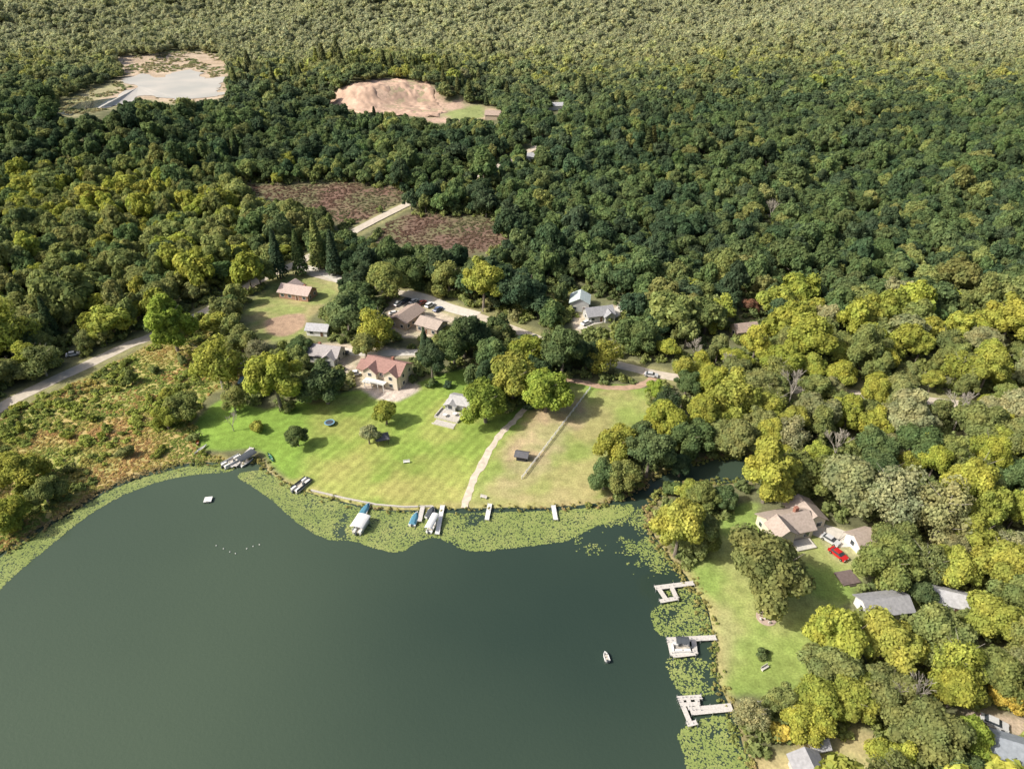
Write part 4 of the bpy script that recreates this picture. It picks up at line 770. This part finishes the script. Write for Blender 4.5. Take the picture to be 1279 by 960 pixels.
rad=r.uniform(.09,.25,m); a0=r.uniform(0,6.28,m); V=np.zeros((m,8,3)); tl=r.normal(size=(m,2))*.05; lz=-.287+.06*r.random(m)
for k in range(8):
    an=a0+k/7*5.9 if k<7 else a0; rr=rad*(1 if k<7 else .05)
    V[:,k,0]=q[:,0]+np.cos(an)*rr; V[:,k,1]=q[:,1]+np.sin(an)*rr; V[:,k,2]=lz+(np.cos(an)*rr*tl[:,0]+np.sin(an)*rr*tl[:,1])*.4
Fq=(np.arange(m)[:,None]*8+np.arange(8)[None]); pm=bpy.data.materials.new('lily_pad'); pm.use_nodes=True; nt=pm.node_tree; b=nt.nodes['Principled BSDF']; b.inputs['Roughness'].default_value=.5
av=nd(nt,'ShaderNodeAttribute',attribute_name='v'); cr=nd(nt,'ShaderNodeValToRGB'); e=cr.color_ramp.elements; e[0].color=(.18,.24,.065,1); e[1].color=(.38,.36,.13,1); x_=e.new(.45); x_.color=(.25,.31,.085,1); x_=e.new(.8); x_.color=(.33,.36,.12,1)
nt.links.new(av.outputs['Fac'],cr.inputs[0]); nt.links.new(cr.outputs[0],b.inputs['Base Color'])
lm=npmesh('lily_pads',V.reshape(-1,3),Fq,[pm],np.clip(r.random(m)*.4+.6*(fbm(q[:,0],q[:,1],5,80)*.6+.5),0,1)); o=bpy.data.objects.new('lily_pads',lm); COL.objects.link(o); tag(o,'mats of yellow-green lily pads floating along the shore','lily pads',kind='stuff'); print('pads',m)
# ---------------------------------------------------------------- quarry face
gx=np.linspace(-215,5,220); gy=np.linspace(592,705,120); GX,GY=np.meshgrid(gx,gy); qz=H(GX,GY)
PQ=[p[:2] for p in smooth(W([(408,130),(425,114),(455,102),(500,97),(535,103),(550,126),(556,148),(520,147),(480,146),(430,140)]),4)]
sdq=sdist(GX.ravel(),GY.ravel(),PQ).reshape(GX.shape)+9*fbm(GX,GY,14,92)
sl=np.clip(1-np.abs(qz-8)/8,0,1)
er=np.abs(fbm(GX+.3*GY,GY*.5,16,90,4))*7*sl+2.2*fbm(GX,GY,8,91,4); qz=qz+.25-er*.8+1.6*sl-6*(1-sstep(-2,4,sdq))
idx=np.arange(GX.size).reshape(GX.shape); q=np.stack([idx[:-1,:-1],idx[:-1,1:],idx[1:,1:],idx[1:,:-1]],-1).reshape(-1,4)
qm=npmesh('quarry_bank',np.c_[GX.ravel(),GY.ravel(),qz.ravel()],q,[mat('pink_sand',(.50,.35,.255),.95,.08,.4,coord='Object')]); o=bpy.data.objects.new('sand_quarry',qm); COL.objects.link(o); tag(o,'eroded pinkish sand quarry face in the far wood','hill',kind='structure')
# ---------------------------------------------------------------- cloud whose shade lies on the middle woods
SH=[(40,150),(130,132),(220,135),(300,75),(420,50),(620,58),(720,105),(900,85),(1100,100),(1400,150),(1400,350),(1130,325),(1040,345),(960,368),(900,400),(830,370),(790,345),(700,355),(620,320),(540,255),(450,225),(340,230),(240,195),(130,170)]
SW=[p[:2] for p in smooth([G(*p) for p in SH],4)]; A=np.array(SW); ch=1100.; off=ch/math.tan(SUN_EL)
gx=np.arange(A[:,0].min()-80,A[:,0].max()+80,14.); gy=np.arange(A[:,1].min()-80,A[:,1].max()+80,14.); GX,GY=np.meshgrid(gx,gy); sd=sdist(GX.ravel(),GY.ravel(),SW)+24*fbm(GX.ravel(),GY.ravel(),70,95)
dens=sstep(-20,22,sd)*(.88+.25*fbm(GX.ravel(),GY.ravel(),110,97)); dens=np.clip(dens,0,1)
thick=np.sqrt(np.clip(sd+20,0,200))*2; nb_=fbm(GX.ravel(),GY.ravel(),60,99)
V=np.c_[GX.ravel()+sdx*off,GY.ravel()+sdy*off,ch+thick*(.7+.5*nb_)]
idx=np.arange(GX.size).reshape(GX.shape); q=np.stack([idx[:-1,:-1],idx[:-1,1:],idx[1:,1:],idx[1:,:-1]],-1).reshape(-1,4); q=q[(sd[q]>-24).any(1)]
cm=bpy.data.materials.new('cloud'); cm.use_nodes=True; nt=cm.node_tree; nt.nodes.clear(); out=nd(nt,'ShaderNodeOutputMaterial'); tr=nd(nt,'ShaderNodeBsdfTransparent'); df=nd(nt,'ShaderNodeBsdfTranslucent'); df.inputs[0].default_value=(.9,.9,.9,1); ms=nd(nt,'ShaderNodeMixShader'); at=nd(nt,'ShaderNodeAttribute',attribute_name='density')
nt.links.new(at.outputs['Fac'],ms.inputs[0]); nt.links.new(tr.outputs[0],ms.inputs[1]); nt.links.new(df.outputs[0],ms.inputs[2]); nt.links.new(ms.outputs[0],out.inputs[0])
cme=npmesh('cloud',V,q,[cm]); a=cme.attributes.new('density','FLOAT','POINT'); a.data.foreach_set('value',(dens*.86).astype(np.float32)); o=bpy.data.objects.new('cloud',cme); COL.objects.link(o); tag(o,'broad low cloud shading the middle woods','cloud',kind='structure')
# ---------------------------------------------------------------- light and camera
w=bpy.data.worlds.new('World'); S.world=w; w.use_nodes=True; nt=w.node_tree; bg=nt.nodes['Background']; sk=nd(nt,'ShaderNodeTexSky',sky_type='NISHITA'); sk.sun_disc=False; sk.sun_elevation=SUN_EL; sk.sun_rotation=math.atan2(sdx,sdy); sk.dust_density=5.; sk.air_density=.8; nt.links.new(sk.outputs[0],bg.inputs[0]); bg.inputs[1].default_value=.15
sl=bpy.data.lights.new('sun','SUN'); sl.energy=5.; sl.angle=R(.5); sl.color=(1,.95,.86); so=bpy.data.objects.new('sun',sl); COL.objects.link(so)
d=Vector((-sdx*math.cos(SUN_EL),-sdy*math.cos(SUN_EL),-math.sin(SUN_EL))); so.rotation_euler=d.to_track_quat('-Z','Y').to_euler()
cd=bpy.data.cameras.new('camera'); cd.sensor_width=36; cd.lens=36*F/1279; cd.clip_end=20000; co=bpy.data.objects.new('camera',cd); COL.objects.link(co); co.location=(0,0,CH); co.rotation_euler=(R(57),0,0); S.camera=co
